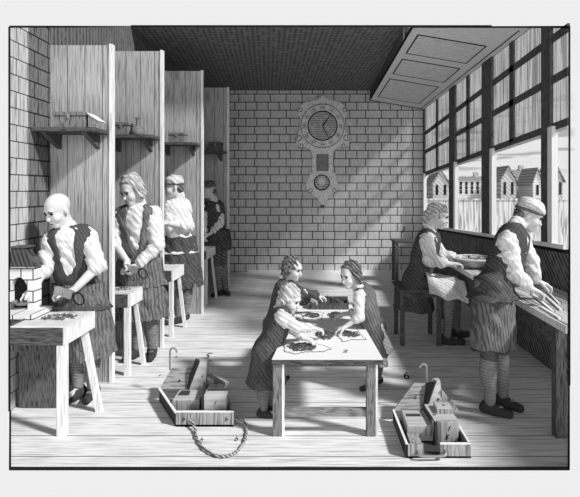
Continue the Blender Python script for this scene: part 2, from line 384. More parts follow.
def chest(px0, px1, pz, Y, h, z, label, m, lid=True, grp=None, d=0.14):
    x0, x1 = (px0-VX)*Y/F, (px1-VX)*Y/F
    t = thing('storage_box', label, 'box', ((x0+x1)/2, Y+d/2, z), grp)
    MB().box(x0, x1, Y, Y+d, z+0.001, z+h*0.74, 0.003).build('box_body', m, t)
    MB().box(x0-0.01, x1+0.01, Y-0.01, Y+d+0.01, z+h*0.745, z+h, 0.005).build('lid', m, t)
    MB().box((x0+x1)/2-0.012, (x0+x1)/2+0.012, Y-0.014, Y-0.009, z+h*0.6, z+h*0.85).build('clasp', M_steel, t)
    return t
chest(54, 84, 0, 4.17, 0.135, 2.22, 'long lidded wooden chest on the nearest shelf', M_legs, d=0.18)
t = thing('storage_box', 'small box with sloping lid right of the long chest', 'box', (-1.92, 4.22, 2.22))
MB().prism([(-1.93, 2.221), (-1.85, 2.221), (-1.85, 2.28), (-1.93, 2.34)], 'y', 4.2, 4.33).build('box_body', M_mid, t)
MB().prism([(-1.935, 2.341), (-1.845, 2.281), (-1.845, 2.29), (-1.935, 2.35)], 'y', 4.19, 4.34).build('lid', M_pale, t)
chest(114, 128, 0, 5.14, 0.13, 2.27, 'small plain box beside the flask on the second shelf', M_legs)
fl = MB(); c = W(137.5, 130, 5.19); c.z = 2.271
fl.lathe([(0.02, 0), (0.06, 0.004), (0.068, 0.035), (0.055, 0.068), (0.02, 0.09), (0.016, 0.16), (0.026, 0.175), (0.02, 0.185), (0, 0.185)], c, 20)
t = thing('flask', 'round bellied dark flask with a short neck on the second shelf', 'flask', c)
fl.build('flask_body', M_legs, t, smooth=True)
MB().tube([c+Vector((0.05+0.03*math.sin(a), 0, 0.05+0.03*math.cos(a))) for a in [k*math.pi/7 for k in range(8)]], 0.006).build('handle', M_mid, t)
chest(169, 184, 0, 6.60, 0.13, 2.33, 'small box alone on the third shelf', M_legs)
chest(209, 221, 0, 8.26, 0.14, 2.35, 'small dark box alone on the farthest shelf', M_dark)

# ================================================================== casters' tables
def caster_table(xl, xr, y0, y1, z, leg, label, lean=0.05, deep=0.13):
    t = thing('casting_table', label, 'table', ((xl+xr)/2, (y0+y1)/2, 0), 'casters\' tables in the booths')
    MB().box(xl, xr, y0, y1, z-0.012, z, 0.002).build('table_top', M_paleh, t)
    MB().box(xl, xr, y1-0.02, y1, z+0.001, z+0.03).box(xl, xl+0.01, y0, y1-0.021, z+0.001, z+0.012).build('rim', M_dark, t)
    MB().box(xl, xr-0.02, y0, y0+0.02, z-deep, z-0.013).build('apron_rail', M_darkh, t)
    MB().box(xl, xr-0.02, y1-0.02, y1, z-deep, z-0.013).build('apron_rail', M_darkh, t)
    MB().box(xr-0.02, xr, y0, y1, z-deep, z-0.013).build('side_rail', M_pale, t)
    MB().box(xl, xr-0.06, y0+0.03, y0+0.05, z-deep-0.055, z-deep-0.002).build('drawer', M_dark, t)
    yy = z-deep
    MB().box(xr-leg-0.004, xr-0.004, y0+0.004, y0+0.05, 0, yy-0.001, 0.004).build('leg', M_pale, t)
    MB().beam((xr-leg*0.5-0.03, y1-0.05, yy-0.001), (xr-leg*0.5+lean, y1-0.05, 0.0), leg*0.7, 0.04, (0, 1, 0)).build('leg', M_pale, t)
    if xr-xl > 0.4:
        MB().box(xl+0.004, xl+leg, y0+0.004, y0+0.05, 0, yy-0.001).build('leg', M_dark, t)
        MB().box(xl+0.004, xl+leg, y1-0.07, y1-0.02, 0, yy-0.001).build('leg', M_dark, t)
    return t
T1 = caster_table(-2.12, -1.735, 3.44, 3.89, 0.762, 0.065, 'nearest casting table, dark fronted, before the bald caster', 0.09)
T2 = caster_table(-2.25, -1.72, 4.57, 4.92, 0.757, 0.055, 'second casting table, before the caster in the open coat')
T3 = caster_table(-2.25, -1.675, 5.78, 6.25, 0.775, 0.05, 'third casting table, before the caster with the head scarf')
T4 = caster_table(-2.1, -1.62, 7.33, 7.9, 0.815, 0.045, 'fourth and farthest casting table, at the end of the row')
# loose cast type on tables
def sorts(mb, cx, cy, z, rx, ry, n, s=0.012, hgt=1.0):
    for _ in range(n):
        a = random.uniform(0, 6.283); r = math.sqrt(random.random()); x = cx+rx*r*math.cos(a); y = cy+ry*r*math.sin(a)
        t = random.uniform(0, 3.14); l = s*random.uniform(0.8, 1.7); zz = z+0.003+hgt*0.02*(1-r)*random.random()
        mb.beam((x-l*math.cos(t), y-l*math.sin(t), zz), (x+l*math.cos(t), y+l*math.sin(t), zz+random.uniform(0, 0.004)), 0.005, 0.005)
    return mb
tag(sorts(MB(), -1.90, 3.68, 0.762, 0.12, 0.09, 60, 0.013).build('loose_type', M_type, org=(-1.9, 3.68, 0.762)), 'loose cast type scattered on the nearest casting table', 'type metal', kind='stuff')
tag(sorts(MB(), -1.87, 4.75, 0.757, 0.09, 0.08, 30, 0.013).build('loose_type', M_type, org=(-1.87, 4.75, 0.757)), 'loose cast type on the second casting table', 'type metal', kind='stuff')

# ================================================================== furnace at the left
t = thing('furnace', 'white brick furnace with dark hood and arched mouth at the far left', 'furnace', (-2.2, 3.9, 0))
fy0, fy1 = 3.78, 3.88
MB().box(-2.33, -2.02, 3.895, 4.06, 0, 0.76).build('base', M_dark, t)
MB().hexa([(-2.215, 3.6), (-2.06, 3.6), (-2.06, 3.889), (-2.34, 3.889), (-2.34, 3.8)], 0.763, 0.80).build('hearth_slab', M_wbrick, t)
X0 = -2.33; arc = []
for k in range(13):
    a = math.pi*k/12; arc.append((-2.262-0.062*math.cos(math.pi-a)*-1 if False else -2.262+0.062*math.cos(math.pi-a), 0.95+0.09*math.sin(a)))
out = [(X0, 0.80)]+[(-2.324, 0.80)]+arc+[(-2.2, 0.80), (-2.145, 0.80), (-2.145, 1.12), (X0, 1.12)]
MB().prism(out, 'y', fy0, fy1).build('brick_front', M_wbrick, t)
MB().box(-2.328, -2.19, fy0+0.05, fy0+0.08, 0.80, 1.06).build('furnace_mouth', M_ink, t)
MB().poly([(-2.315, fy0-0.02, 1.121), (-2.125, fy0-0.02, 1.121), (-2.125, fy1, 1.121), (-2.315, fy1, 1.121),
           (-2.315, fy0-0.01, 1.26), (-2.21, fy0-0.01, 1.26), (-2.235, fy1, 1.26), (-2.315, fy1, 1.26)],
          [(0, 3, 2, 1), (4, 5, 6, 7), (0, 1, 5, 4), (1, 2, 6, 5), (2, 3, 7, 6), (3, 0, 4, 7)]).build('hood', M_hood, t)
MB().box(-2.315, -2.195, fy0-0.02, fy1, 1.261, 1.275, 0.004).build('hood_cap', M_dark, t)

# ================================================================== clock on the back wall
cc = W(322.5, 126.5, YB); cx, cz = cc.x, cc.z; px = YB/F
def pz(x, y): return ((x-VX)*px, EYE-(y-VY)*px)
t = thing('wall_clock', 'large carved pendulum wall clock on the back brick wall', 'clock', (cx, YB, cz))
head = [(322.5, 95.5), (327, 99), (333, 101), (341, 103), (346, 108), (347, 114), (345, 118), (345.5, 124), (346, 132), (349.5, 139), (349, 146), (345, 149), (341, 147), (336, 149), (333, 153),
        (312, 153), (309, 149), (304, 147), (300, 149), (296.5, 146), (296, 139), (299, 132), (299.5, 124), (300, 118), (298, 114), (299, 107), (304, 103), (312, 101), (318, 99)]
MB().prism([pz(*p) for p in head], 'y', YB-0.10, YB-0.001).build('hood_case', M_clock, t, bevel=0.015)
MB().prism([pz(*p) for p in ((312, 152.5), (333, 152.5), (333, 173), (312, 173))], 'y', YB-0.085, YB-0.001).build('trunk', M_clock, t, bevel=0.01)
MB().prism([pz(*p) for p in ((317.5, 155.5), (327.5, 155.5), (327.5, 170), (317.5, 170))], 'y', YB-0.1, YB-0.086).build('trunk_panel', M_mid, t)
tr = MB()
for q in (((317, 155), (328, 155)), ((328, 155), (328, 170.5)), ((328, 170.5), (317, 170.5)), ((317, 170.5), (317, 155))):
    a_, b_ = pz(*q[0]), pz(*q[1]); tr.beam((a_[0], YB-0.1, a_[1]), (b_[0], YB-0.1, b_[1]), 0.012, 0.012, (0, 1, 0))
tr.build('trunk_moulding', M_ink, t)
bulb = [(310, 173), (335, 173), (336, 179), (338, 184), (337, 190), (333, 194), (329, 197), (326, 201), (322.5, 206.5), (319, 201), (316, 197), (312, 194), (307, 190), (306, 184), (308, 179)]
MB().prism([pz(*p) for p in bulb], 'y', YB-0.1, YB-0.001).build('pendulum_box', M_clock, t, bevel=0.012)
def disc(x, y, r, y0, y1, n=40):
    p = pz(x, y); return MB().prism([(p[0]+r*px*math.cos(2*math.pi*k/n), p[1]+r*px*math.sin(2*math.pi*k/n)) for k in range(n)], 'y', y0, y1)
def ring(x, y, r, th, yy, mb=None, n=40):
    p = pz(x, y); return (mb or MB()).tube([(p[0]+r*px*math.cos(2*math.pi*k/n), yy, p[1]+r*px*math.sin(2*math.pi*k/n)) for k in range(n)], th, 6, closed=True)
disc(322.5, 126.5, 21.5, YB-0.112, YB-0.1).build('chapter_ring', M_clock, t)
d_ = disc(322.5, 126.5, 14.2, YB-0.12, YB-0.1125).build('dial', M_dial, t)
ring(322.5, 126.5, 14.4, 0.012, YB-0.12, ring(322.5, 126.5, 21.5, 0.007, YB-0.112)).build('dial_line', M_ink, t)
rom = ['XII', 'I', 'II', 'III', 'IIII', 'V', 'VI', 'VII', 'VIII', 'IX', 'X', 'XI']
for k in range(12):
    a = math.radians(90-30*k); x = 322.5+17.9*math.cos(a); y = 126.5-17.9*math.sin(a); p = pz(x, y)
    n = 16; u = Vector((math.cos(a), 0, math.sin(a))); v = Vector((-math.sin(a), 0, math.cos(a)))
    pts = [Vector((p[0], 0, p[1]))+u*(2.5*px*math.cos(2*math.pi*j/n))+v*(3.9*px*math.sin(2*math.pi*j/n)) for j in range(n)]
    pl = MB().prism([(q.x, q.z) for q in pts], 'y', YB-0.117, YB-0.1125).build('numeral_plate', M_paleh, t)
    R = Matrix.Rotation(-math.radians(30*k), 3, 'Y') @ UPR
    text(rom[k], 0.085, (p[0], YB-0.118, p[1]), R, pl, 'numeral', shear=0)
def hand(tx, ty, w_, name):
    a_, b_ = pz(322.5, 126.5), pz(tx, ty)
    MB().beam((a_[0], YB-0.125, a_[1]), (b_[0], YB-0.125, b_[1]), w_, 0.006, (0, 1, 0), w2=w_*0.4).build(name, M_ink, t)
hand(331, 115, 0.03, 'hour_hand'); hand(328.5, 138.5, 0.024, 'minute_hand')
disc(321.8, 182.6, 7.4, YB-0.112, YB-0.1).build('pendulum_window', M_dial, t)
ring(321.8, 182.6, 7.4, 0.012, YB-0.112).build('window_ring', M_ink, t)
disc(321.8, 181.6, 3.6, YB-0.13, YB-0.1125).build('pendulum_bob', M_clock, t, bevel=0.008)
for sx in (-1, 1):
    for (ox, oy, r) in ((23.5, 138, 4), (21, 146, 3), (22, 110, 3), (12, 190, 3)):
        n = 14; MB().tube([(pz(322.5+sx*(ox+(r*(1-j/n*0.8))*math.cos(j*0.55)), 0)[0], YB-0.1, pz(0, oy+(r*(1-j/n*0.8))*math.sin(j*0.55))[1]) for j in range(n)], 0.011, 6).build('scroll_carving', M_mid, t)
p = pz(322.5, 206); MB().lathe([(0, -0.05), (0.03, -0.02), (0.045, 0.01), (0.03, 0.04), (0, 0.05)], (p[0], YB-0.06, p[1]), 14).build('finial', M_dark, t, smooth=True)

# ================================================================== centre table and what lies on it
ct = [(-0.317, 3.44), (0.448, 3.44), (0.34, 5.08), (-0.20, 5.08)]; cz0 = 0.537
t = thing('sorting_table', 'long pale sorting table in the middle of the room', 'table', (0.06, 4.2, 0)); CT = t
MB().hexa(ct, cz0-0.035, cz0).build('table_top', [M_paper], t)
MB().box(-0.317, 0.448, 3.432, 3.44, cz0-0.036, cz0-0.006).build('edge_strip', M_darkh, t)
MB().box(-0.25, 0.38, 3.47, 3.5, cz0-0.06, cz0-0.036).build('rail', M_dark, t)
for x in (-0.312, 0.335): 
    l = MB().box(x, x+0.062, 3.445, 3.51, 0, cz0-0.036, 0.003).build('leg', M_legs, t)
    MB().box(x+0.0635, x+0.078, 3.45, 3.505, 0, cz0-0.036).build('leg_edge', M_pale, l)
for x in (-0.18, 0.26): MB().box(x, x+0.05, 4.95, 5.01, 0, cz0-0.036).build('leg', M_mid, t)
MB().box(-0.233, 0.334, 3.46, 3.50, 0.13, 0.185, 0.003).build('stretcher', M_legx, t)
def sheet(pts, label, pile, n, mark=None):
    P = [((x-VX), y) for x, y in pts]
    w3 = []
    for x, y in pts:
        Y = F*(EYE-cz0)/(y-VY); w3.append(((x-VX)*Y/F, Y))
    # refine to a wavy outline
    out = []
    for i in range(len(w3)):
        a, b = Vector(w3[i]), Vector(w3[(i+1) % len(w3)])
        for k in range(5):
            p = a.lerp(b, k/5)+Vector((random.uniform(-.006, .006), random.uniform(-.012, .012))); out.append((p.x, p.y))
    cxm = sum(p[0] for p in out)/len(out); cym = sum(p[1] for p in out)/len(out)
    t = thing('paper_sheet', label, 'paper', (cxm, cym, cz0), 'paper sheets on the sorting table')
    MB().hexa(out, cz0+0.001, cz0+0.003).build('sheet', M_paper, t)
    MB().tube([(x, y, cz0+0.003) for x, y in out], 0.002, 5, closed=True).build('inked_edge', M_ink, t)
    if pile:
        x, y, rx, ry = pile; Y = F*(EYE-cz0)/(y-VY); X = (x-VX)*Y/F; sc1 = Y/F; syc = Y/(y-VY)
        tag(sorts(MB(), X, Y, cz0+0.003, rx*sc1, ry*syc, n, 0.012).build('heap_of_type', M_type, org=(X, Y, cz0+0.003)), label.replace('sheet', 'heap of small cast type on the sheet').replace('irregular ', ''), 'type metal', kind='stuff')
sheet([(284, 346), (289, 341), (308, 341), (320, 345), (331, 349), (322, 352), (308, 352), (296, 354), (285, 352)], 'irregular paper sheet at the near left of the sorting table', (302, 347.5, 14, 4), 150)
sheet([(334, 331), (349, 329), (356, 329), (359, 333), (366, 340), (352, 340), (343, 342), (338, 336)], 'irregular paper sheet at the near right of the sorting table', (350, 335, 9, 3), 70)
sheet([(300, 312.5), (314, 311.5), (324, 313), (321, 320), (304, 320)], 'irregular paper sheet at the back left of the sorting table', (312, 316, 8, 2.4), 90)
def heap(x, y, rx, ry, n, label):
    Y = F*(EYE-cz0)/(y-VY); X = (x-VX)*Y/F
    tag(sorts(MB(), X, Y, cz0, rx*Y/F, ry*Y/(y-VY), n, 0.013, 1.8).build('heap_of_type', M_type, org=(X, Y, cz0)), label, 'type metal', kind='stuff')
heap(325, 335, 9, 5, 130, 'bare heap of small type under the front boy\'s hand')
heap(336, 315.5, 8, 2.8, 110, 'dark heap of small type in the middle of the sorting table')
text('2', 0.08, (0.19, 3.60, cz0+0.002), FLAT, CT, 'mark')
t = thing('type_tray', 'dark wooden tray heaped with type at the back of the sorting table', 'tray', (0.1, 4.9, cz0))
MB().box(-0.08, 0.30, 4.86, 5.05, cz0+0.001, cz0+0.02).box(-0.08, 0.30, 5.03, 5.05, cz0+0.02, cz0+0.09).box(-0.08, -0.065, 4.875, 5.03, cz0+0.02, cz0+0.07).box(0.285, 0.30, 4.875, 5.03, cz0+0.02, cz0+0.07).box(-0.065, 0.285, 4.86, 4.875, cz0+0.02, cz0+0.06).build('tray', M_dark, t)
mb = MB()
for _ in range(260):
    a = random.uniform(0, 6.283); r = math.sqrt(random.random()); x = 0.11+0.165*r*math.cos(a); y = 4.953+0.062*r*math.sin(a); z = cz0+0.03+0.09*(1-r)*random.random()
    tt = random.uniform(0, 3.14); mb.beam((x-.014*math.cos(tt), y-.014*math.sin(tt), z), (x+.014*math.cos(tt), y+.014*math.sin(tt), z+.01), 0.008, 0.008)
tag(mb.build('heap_of_type', M_type, org=(0.11, 4.953, cz0)), 'tall heap of dark type in the wooden tray', 'type metal', kind='stuff')

# ================================================================== worktop along the windows
t = thing('window_bench', 'long pale work bench running under the windows', 'bench', (1.9, 5.0, 0)); BE = t
bz = 0.815; bp = [(1.62, 3.245), (2.145, 4.30), (2.145, 6.7), (1.62, 6.7)]
MB().hexa(bp, bz-0.045, bz).build('bench_top', mat('bench_wood', 0.62, ink=0.08, grain=('y', 40, 2, 0.8)), t)
MB().box(1.612, 1.62, 3.25, 6.7, bz-0.05, bz+0.001).build('front_edge', M_pale, t)
for (y) in (3.42, 5.26, 6.6): MB().box(1.63, 1.70, y, y+0.07, 0, bz-0.046).build('leg', M_dark, t)
MB().box(1.635, 1.665, 3.5, 6.6, bz-0.17, bz-0.046).build('rail', M_darky, t)
t = thing('corner_table', 'small dark table in the back corner behind the seated man', 'table', (1.7, 9.2, 0))
MB().box(1.38, 2.1, 9.0, 9.5, 0.74, 0.78, 0.004).build('table_top', M_darkh, t)
for x in (1.40, 2.03):
    for y in (9.02, 9.43): MB().box(x, x+0.05, y, y+0.05, 0, 0.739).build('leg', M_dark, t)
# stool
t = thing('stool', 'tall dark four-legged stool under the seated man', 'stool', (1.12, 5.68, 0))
MB().box(0.88, 1.36, 5.42, 5.94, 0.585, 0.62, 0.006).build('seat', M_dark, t)
for (x, y) in ((0.90, 5.44), (1.30, 5.44), (0.90, 5.88), (1.30, 5.88)): MB().box(x, x+0.045, y, y+0.045, 0, 0.584, 0.003).build('leg', M_dark, t)
MB().box(0.945, 1.30, 5.45, 5.475, 0.53, 0.584).build('seat_rail', M_dark, t)
# basket on the bench
bc = Vector((1.79, 5.72, bz+0.001))
t = thing('basket', 'wide round basket of type on the window bench beside the seated man', 'basket', bc)
prof = [(0.13, 0), (0.19, 0.03), (0.235, 0.075), (0.25, 0.10), (0.24, 0.112), (0.225, 0.10), (0.2, 0.06), (0.12, 0.02), (0, 0.02)]
MB().lathe(prof, bc, 36).build('bowl', mat('wicker', 0.5, ink=0.06, hatch=[((0, 0, 1), 0.02, 0.45, 0.0, 0.8)]), t, smooth=True)
MB().tube([bc+Vector((0.243*math.cos(a), 0.243*math.sin(a), 0.108)) for a in [2*math.pi*k/36 for k in range(36)]], 0.010, 6, closed=True).build('rim', M_pale, t)
M_typep = mat('bright_type', 0.62, metal=0.1)
mb = MB()
for k in range(380):
    a = random.uniform(0, 6.283); r = math.sqrt(random.random())*0.2; x = bc.x+r*math.cos(a); y = bc.y+r*math.sin(a); z = bc.z+0.075+0.05*(1-r/0.2)+random.random()*0.015
    tt = random.uniform(0, 3.14); mb.beam((x-.014*math.cos(tt), y-.014*math.sin(tt), z), (x+.014*math.cos(tt), y+.014*math.sin(tt), z+random.uniform(-.008, .01)), 0.008, 0.008, mi=k % 3 == 0)
mb.lathe([(0.195, 0.06), (0.15, 0.085), (0, 0.11)], bc, 24)
tag(mb.build('heap_of_type', [M_typep, M_type], org=bc), 'bright heap of type filling the round basket', 'type metal', kind='stuff')
# sticks of dressed type in front of the standing man
stn = ['longest stick of dressed type under the standing man\'s hands', 'second stick of type, just behind the longest one', 'short stick of type nearest the bench edge', 'farthest thin stick of type on the bench before the standing man']
for i, (a, b) in enumerate((((1.70, 3.62), (1.82, 4.25)), ((1.78, 3.66), (1.90, 4.2)), ((1.655, 3.42), (1.675, 3.75)), ((1.86, 3.85), (1.98, 4.3)))):
    tt = thing('type_stick', stn[i], 'type stick', (a[0], a[1], bz), 'sticks of dressed type on the bench')
    MB().beam((*a, bz+0.007), (*b, bz+0.007), 0.022, 0.012).build('stick', M_white, tt)
    MB().beam((a[0]+0.014, a[1], bz+0.007), (b[0]+0.014, b[1], bz+0.007), 0.006, 0.012).build('stick_edge', M_ink, tt)

# ================================================================== the two type moulds lying open on the floor
M_mold = mat('mould_side', 0.42, ink=0.06, grain=('z', 70, 4, 0.7))
M_mtop = mat('mould_top', 0.55, ink=0.25, grain=('x', 40, 3, 0.4))
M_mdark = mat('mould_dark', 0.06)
M_lid = mat('mould_lid', 0.34, ink=0.05, grain=('x', 60, 8, 0.6))
def P2(poly, y0, y1): return MB().prism(poly, 'y', y0, y1)
t = thing('open_mould', 'open mould box on the floor left of the table, bowed spring in front', 'type mould', (-0.9, 3.8, 0)); M5 = t
FL, FR, BR, BL = (-1.02, 3.59), (-0.605, 3.59), (-0.745, 4.03), (-1.28, 4.03)
def wall(a, b, z0, z1, th, mb=None):
    a = Vector(a); b = Vector(b); n = Vector((-(b-a).y, (b-a).x)).normalized()*th
    return (mb or MB()).hexa([a, b, b+n, a+n], z0, z1)
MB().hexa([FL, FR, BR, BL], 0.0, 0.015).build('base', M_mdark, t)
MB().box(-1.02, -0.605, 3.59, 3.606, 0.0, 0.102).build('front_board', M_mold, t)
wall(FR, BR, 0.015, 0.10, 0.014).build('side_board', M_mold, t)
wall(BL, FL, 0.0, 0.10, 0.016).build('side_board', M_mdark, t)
MB().beam((*BL, 0.103), (*FL, 0.103), 0.018, 0.008).beam((-1.02, 3.6, 0.105), (-0.605, 3.6, 0.105), 0.018, 0.006).build('rim', M_white, t)
MB().poly([(-1.275, 4.02, 0.10), (-1.035, 4.02, 0.10), (-1.035, 4.16, 0.222), (-1.215, 4.16, 0.222), (-1.275, 4.045, 0.09), (-1.035, 4.045, 0.09), (-1.035, 4.19, 0.212), (-1.215, 4.19, 0.212)],
          [(0, 1, 2, 3), (7, 6, 5, 4), (0, 4, 5, 1), (1, 5, 6, 2), (2, 6, 7, 3), (3, 7, 4, 0)]).build('lid_panel', M_lid, t)
MB().poly([(-1.03, 3.99, .10), (-.895, 3.99, .10), (-.905, 4.05, .31), (-.955, 4.05, .31), (-1.07, 4.1, .10), (-.895, 4.1, .10), (-.905, 4.14, .31), (-.985, 4.14, .31)],
          [(0, 1, 2, 3), (7, 6, 5, 4), (0, 4, 5, 1), (1, 5, 6, 2), (2, 6, 7, 3), (3, 7, 4, 0)]).build('upright_block', M_mtop, t)
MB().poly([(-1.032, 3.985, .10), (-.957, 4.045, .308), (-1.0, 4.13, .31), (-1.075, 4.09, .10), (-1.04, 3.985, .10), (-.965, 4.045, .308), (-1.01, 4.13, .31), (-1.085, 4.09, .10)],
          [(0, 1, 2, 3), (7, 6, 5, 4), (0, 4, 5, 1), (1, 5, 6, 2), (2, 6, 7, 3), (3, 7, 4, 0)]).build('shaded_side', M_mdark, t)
P2([(-.89, .10), (-.89, .2), (-.76, .125), (-.76, .10)], 4.02, 4.1).build('slope_block', M_mold, t)
MB().box(-1.09, -.885, 3.74, 3.93, .016, .130, .003).build('left_block', M_mtop, t)
MB().box(-1.09, -.885, 3.733, 3.7395, .05, .128).build('left_block_face', M_mold, t)
MB().box(-1.06, -.99, 3.82, 3.88, .1305, .145).build('stud', M_mdark, t)
MB().box(-.84, -.675, 3.68, 3.755, .016, .193, .003).build('right_block', M_mtop, t)
MB().poly([(-.845, 3.68, .02), (-.845, 3.68, .19), (-.90, 3.98, .17), (-.90, 3.98, .02), (-.857, 3.68, .02), (-.857, 3.68, .19), (-.912, 3.98, .17), (-.912, 3.98, .02)],
          [(0, 1, 2, 3), (7, 6, 5, 4), (0, 4, 5, 1), (1, 5, 6, 2), (2, 6, 7, 3), (3, 7, 4, 0)]).build('divider', M_mdark, t)
MB().box(-.86, -.745, 3.89, 3.97, .016, .158, .003).build('rear_block', M_mtop, t)
MB().box(-.86, -.745, 3.883, 3.8895, .10, .152).build('rear_block_face', M_mold, t)
MB().box(-.99, -.82, 3.62, 3.67, .016, .085, .003).build('low_block', M_mold, t)
MB().box(-.80, -.64, 3.62, 3.66, .016, .07, .003).build('low_block', M_mtop, t)
hk = [W(170, 370, 4.15), W(170, 362, 4.15), W(170, 353, 4.15)]+[W(173.2-3.2*math.cos(a), 351.5-3.4*math.sin(a), 4.15) for a in [0.3, 0.8, 1.3, 1.8, 2.4, 2.9]]+[W(177, 352.5, 4.15)]
MB().tube(hk, 0.0085, 8).build('hook', M_steel, t, smooth=True)
def onfloor(x, y, z=0.012): Y = F*(EYE-z)/(y-VY); return Vector(((x-VX)*Y/F, Y, z))
bw = [W(190, 420, 3.585), W(193, 423, 3.56), W(195, 430, 3.50)]+[onfloor(*p) for p in ((197, 439), (203, 448), (212, 454), (222, 456.5), (233, 454), (242, 446), (246, 436), (246.5, 429))]+[W(244, 421.5, 3.60), W(238, 419, 3.62), W(232, 420, 3.62)]
# smooth the bow
def spline(P, k=5):
    P = [Vector(p) for p in P]; o = []
    for i in range(len(P)-1):
        a, b, c, d = P[max(i-1, 0)], P[i], P[i+1], P[min(i+2, len(P)-1)]
        for j in range(k):
            s = j/k; o.append(0.5*((2*b)+(c-a)*s+(2*a-5*b+4*c-d)*s*s+(3*b-a-3*c+d)*s**3))
    o.append(P[-1]); return o
sp_ = spline(bw, 6)
MB().tube(sp_, [0.010+0.003*math.sin(i*1.6) for i in range(len(sp_))], 8).build('bow_spring', mat('twisted_wire', 0.45, ink=0.03, hatch=[((1, 1, 1), 0.02, 0.5, 0.0, 0.8)]), t, smooth=True)
for s, x, y, z, R in (('e', -.935, 4.018, .2, UPR), ('f', -.76, 3.678, .13, UPR), ('c', -.80, 3.92, .16, FLAT), ('g', -.75, 3.678, .07, UPR), ('b', -.965, 3.588, .055, UPR), ('b', -.66, 3.588, .055, UPR)):
    text(s, .045, (x, y, z), R, M5)
text('a', .045, (-1.13, 4.07, .149), Matrix.Rotation(math.radians(41), 3, 'X'), M5)
t = thing('open_mould', 'open mould box on the floor right of the table, staple handle in front', 'type mould', (0.76, 3.4, 0)); M6 = t
MB().hexa([(.56, 3.17), (.97, 3.17), (.98, 3.68), (.55, 3.68)], 0, .012).build('base', M_mdark, t)
MB().box(.56, .67, 3.17, 3.186, 0, .087).build('front_board', M_mold, t)
MB().box(.775, .97, 3.17, 3.186, 0, .087).build('front_board', M_mold, t)
MB().hexa([(.556, 3.17), (.57, 3.17), (.562, 3.66), (.548, 3.66)], 0, .087).build('side_board', M_mdark, t)
MB().box(.956, .97, 3.187, 3.60, .012, .087).build('side_board', M_mold, t)
MB().beam((.552, 3.66, .091), (.563, 3.17, .091), .014, .008).beam((.775, 3.177, .09), (.97, 3.177, .09), .016, .006).beam((.963, 3.18, .09), (.963, 3.6, .09), .014, .006).build('rim', M_white, t)
MB().poly([(.55, 3.66, .085), (.79, 3.66, .085), (.85, 3.80, .235), (.73, 3.80, .235), (.55, 3.685, .075), (.79, 3.685, .075), (.85, 3.825, .225), (.73, 3.825, .225)],
          [(0, 1, 2, 3), (7, 6, 5, 4), (0, 4, 5, 1), (1, 5, 6, 2), (2, 6, 7, 3), (3, 7, 4, 0)]).build('lid_panel', M_lid, t)
MB().poly([(.785, 3.63, .085), (.905, 3.63, .085), (.905, 3.70, .29), (.88, 3.70, .29), (.76, 3.74, .085), (.905, 3.74, .085), (.905, 3.75, .29), (.86, 3.75, .29)],
          [(0, 1, 2, 3), (7, 6, 5, 4), (0, 4, 5, 1), (1, 5, 6, 2), (2, 6, 7, 3), (3, 7, 4, 0)]).build('upright_block', M_mtop, t)
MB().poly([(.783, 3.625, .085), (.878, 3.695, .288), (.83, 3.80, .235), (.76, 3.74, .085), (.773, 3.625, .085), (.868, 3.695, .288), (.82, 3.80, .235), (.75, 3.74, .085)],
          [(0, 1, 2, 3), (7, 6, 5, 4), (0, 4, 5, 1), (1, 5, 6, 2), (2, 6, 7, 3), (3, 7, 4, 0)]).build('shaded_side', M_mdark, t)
P2([(.907, .085), (.907, .235), (1.03, .085)], 3.66, 3.72).build('slope_block', M_mold, t)
MB().box(.60, .785, 3.36, 3.60, .013, .115, .003).build('left_block', M_mtop, t)
MB().box(.60, .785, 3.352, 3.3595, .05, .113).build('left_block_face', M_mold, t)
MB().box(.62, .72, 3.50, 3.535, .1155, .118).build('slot', M_mdark, t)
MB().box(.59, .665, 3.20, 3.33, .013, .08, .003).build('low_block', M_mold, t)
MB().box(.79, .93, 3.31, 3.34, .013, .165, .003).build('right_block', M_mold, t)
MB().hexa([(.77, 3.345), (.945, 3.345), (.93, 3.62), (.77, 3.62)], .08, .15).build('middle_block', M_mtop, t)
MB().box(.825, .935, 3.47, 3.58, .151, .185, .003).build('rear_block', M_mtop, t)
MB().box(.825, .935, 3.462, 3.4695, .151, .182).build('rear_block_face', M_mold, t)
MB().poly([(.785, 3.30, .01), (.785, 3.30, .15), (.768, 3.6, .15), (.768, 3.6, .01), (.775, 3.30, .01), (.775, 3.30, .15), (.758, 3.6, .15), (.758, 3.6, .01)],
          [(0, 1, 2, 3), (7, 6, 5, 4), (0, 4, 5, 1), (1, 5, 6, 2), (2, 6, 7, 3), (3, 7, 4, 0)]).build('divider', M_mdark, t)
hk = [W(426.5, 384, 3.81), W(426.5, 374, 3.81), W(426.5, 369, 3.81)]+[W(423.4+3.1*math.cos(a), 367.2-3.1*math.sin(a), 3.81) for a in [0.3, 0.9, 1.5, 2.1, 2.7]]+[W(419.6, 367.5, 3.81)]
MB().tube(hk, 0.009, 8).build('hook', M_steel, t, smooth=True)
MB().tube(spline([W(418.5, 451.5, 3.165), W(418.5, 454, 3.14), W(421, 456, 3.13), W(432, 456.5, 3.13), W(443, 456, 3.13), W(445.5, 454, 3.14), W(445.5, 451, 3.165)], 5), 0.009, 8).build('staple_handle', M_steel, t, smooth=True)
for s, x, y, z, R in (('e', .875, 3.655, .17, UPR), ('f', .865, 3.308, .12, UPR), ('g', .855, 3.308, .075, UPR), ('b', .80, 3.45, .152, FLAT), ('c', .88, 3.52, .187, FLAT)):
    text(s, .045, (x, y, z), R, M6)
text('d', .045, (.72, 3.725, .157), Matrix.Rotation(math.radians(47), 3, 'X'), M6)
fl_ = bpy.data.objects['floor']
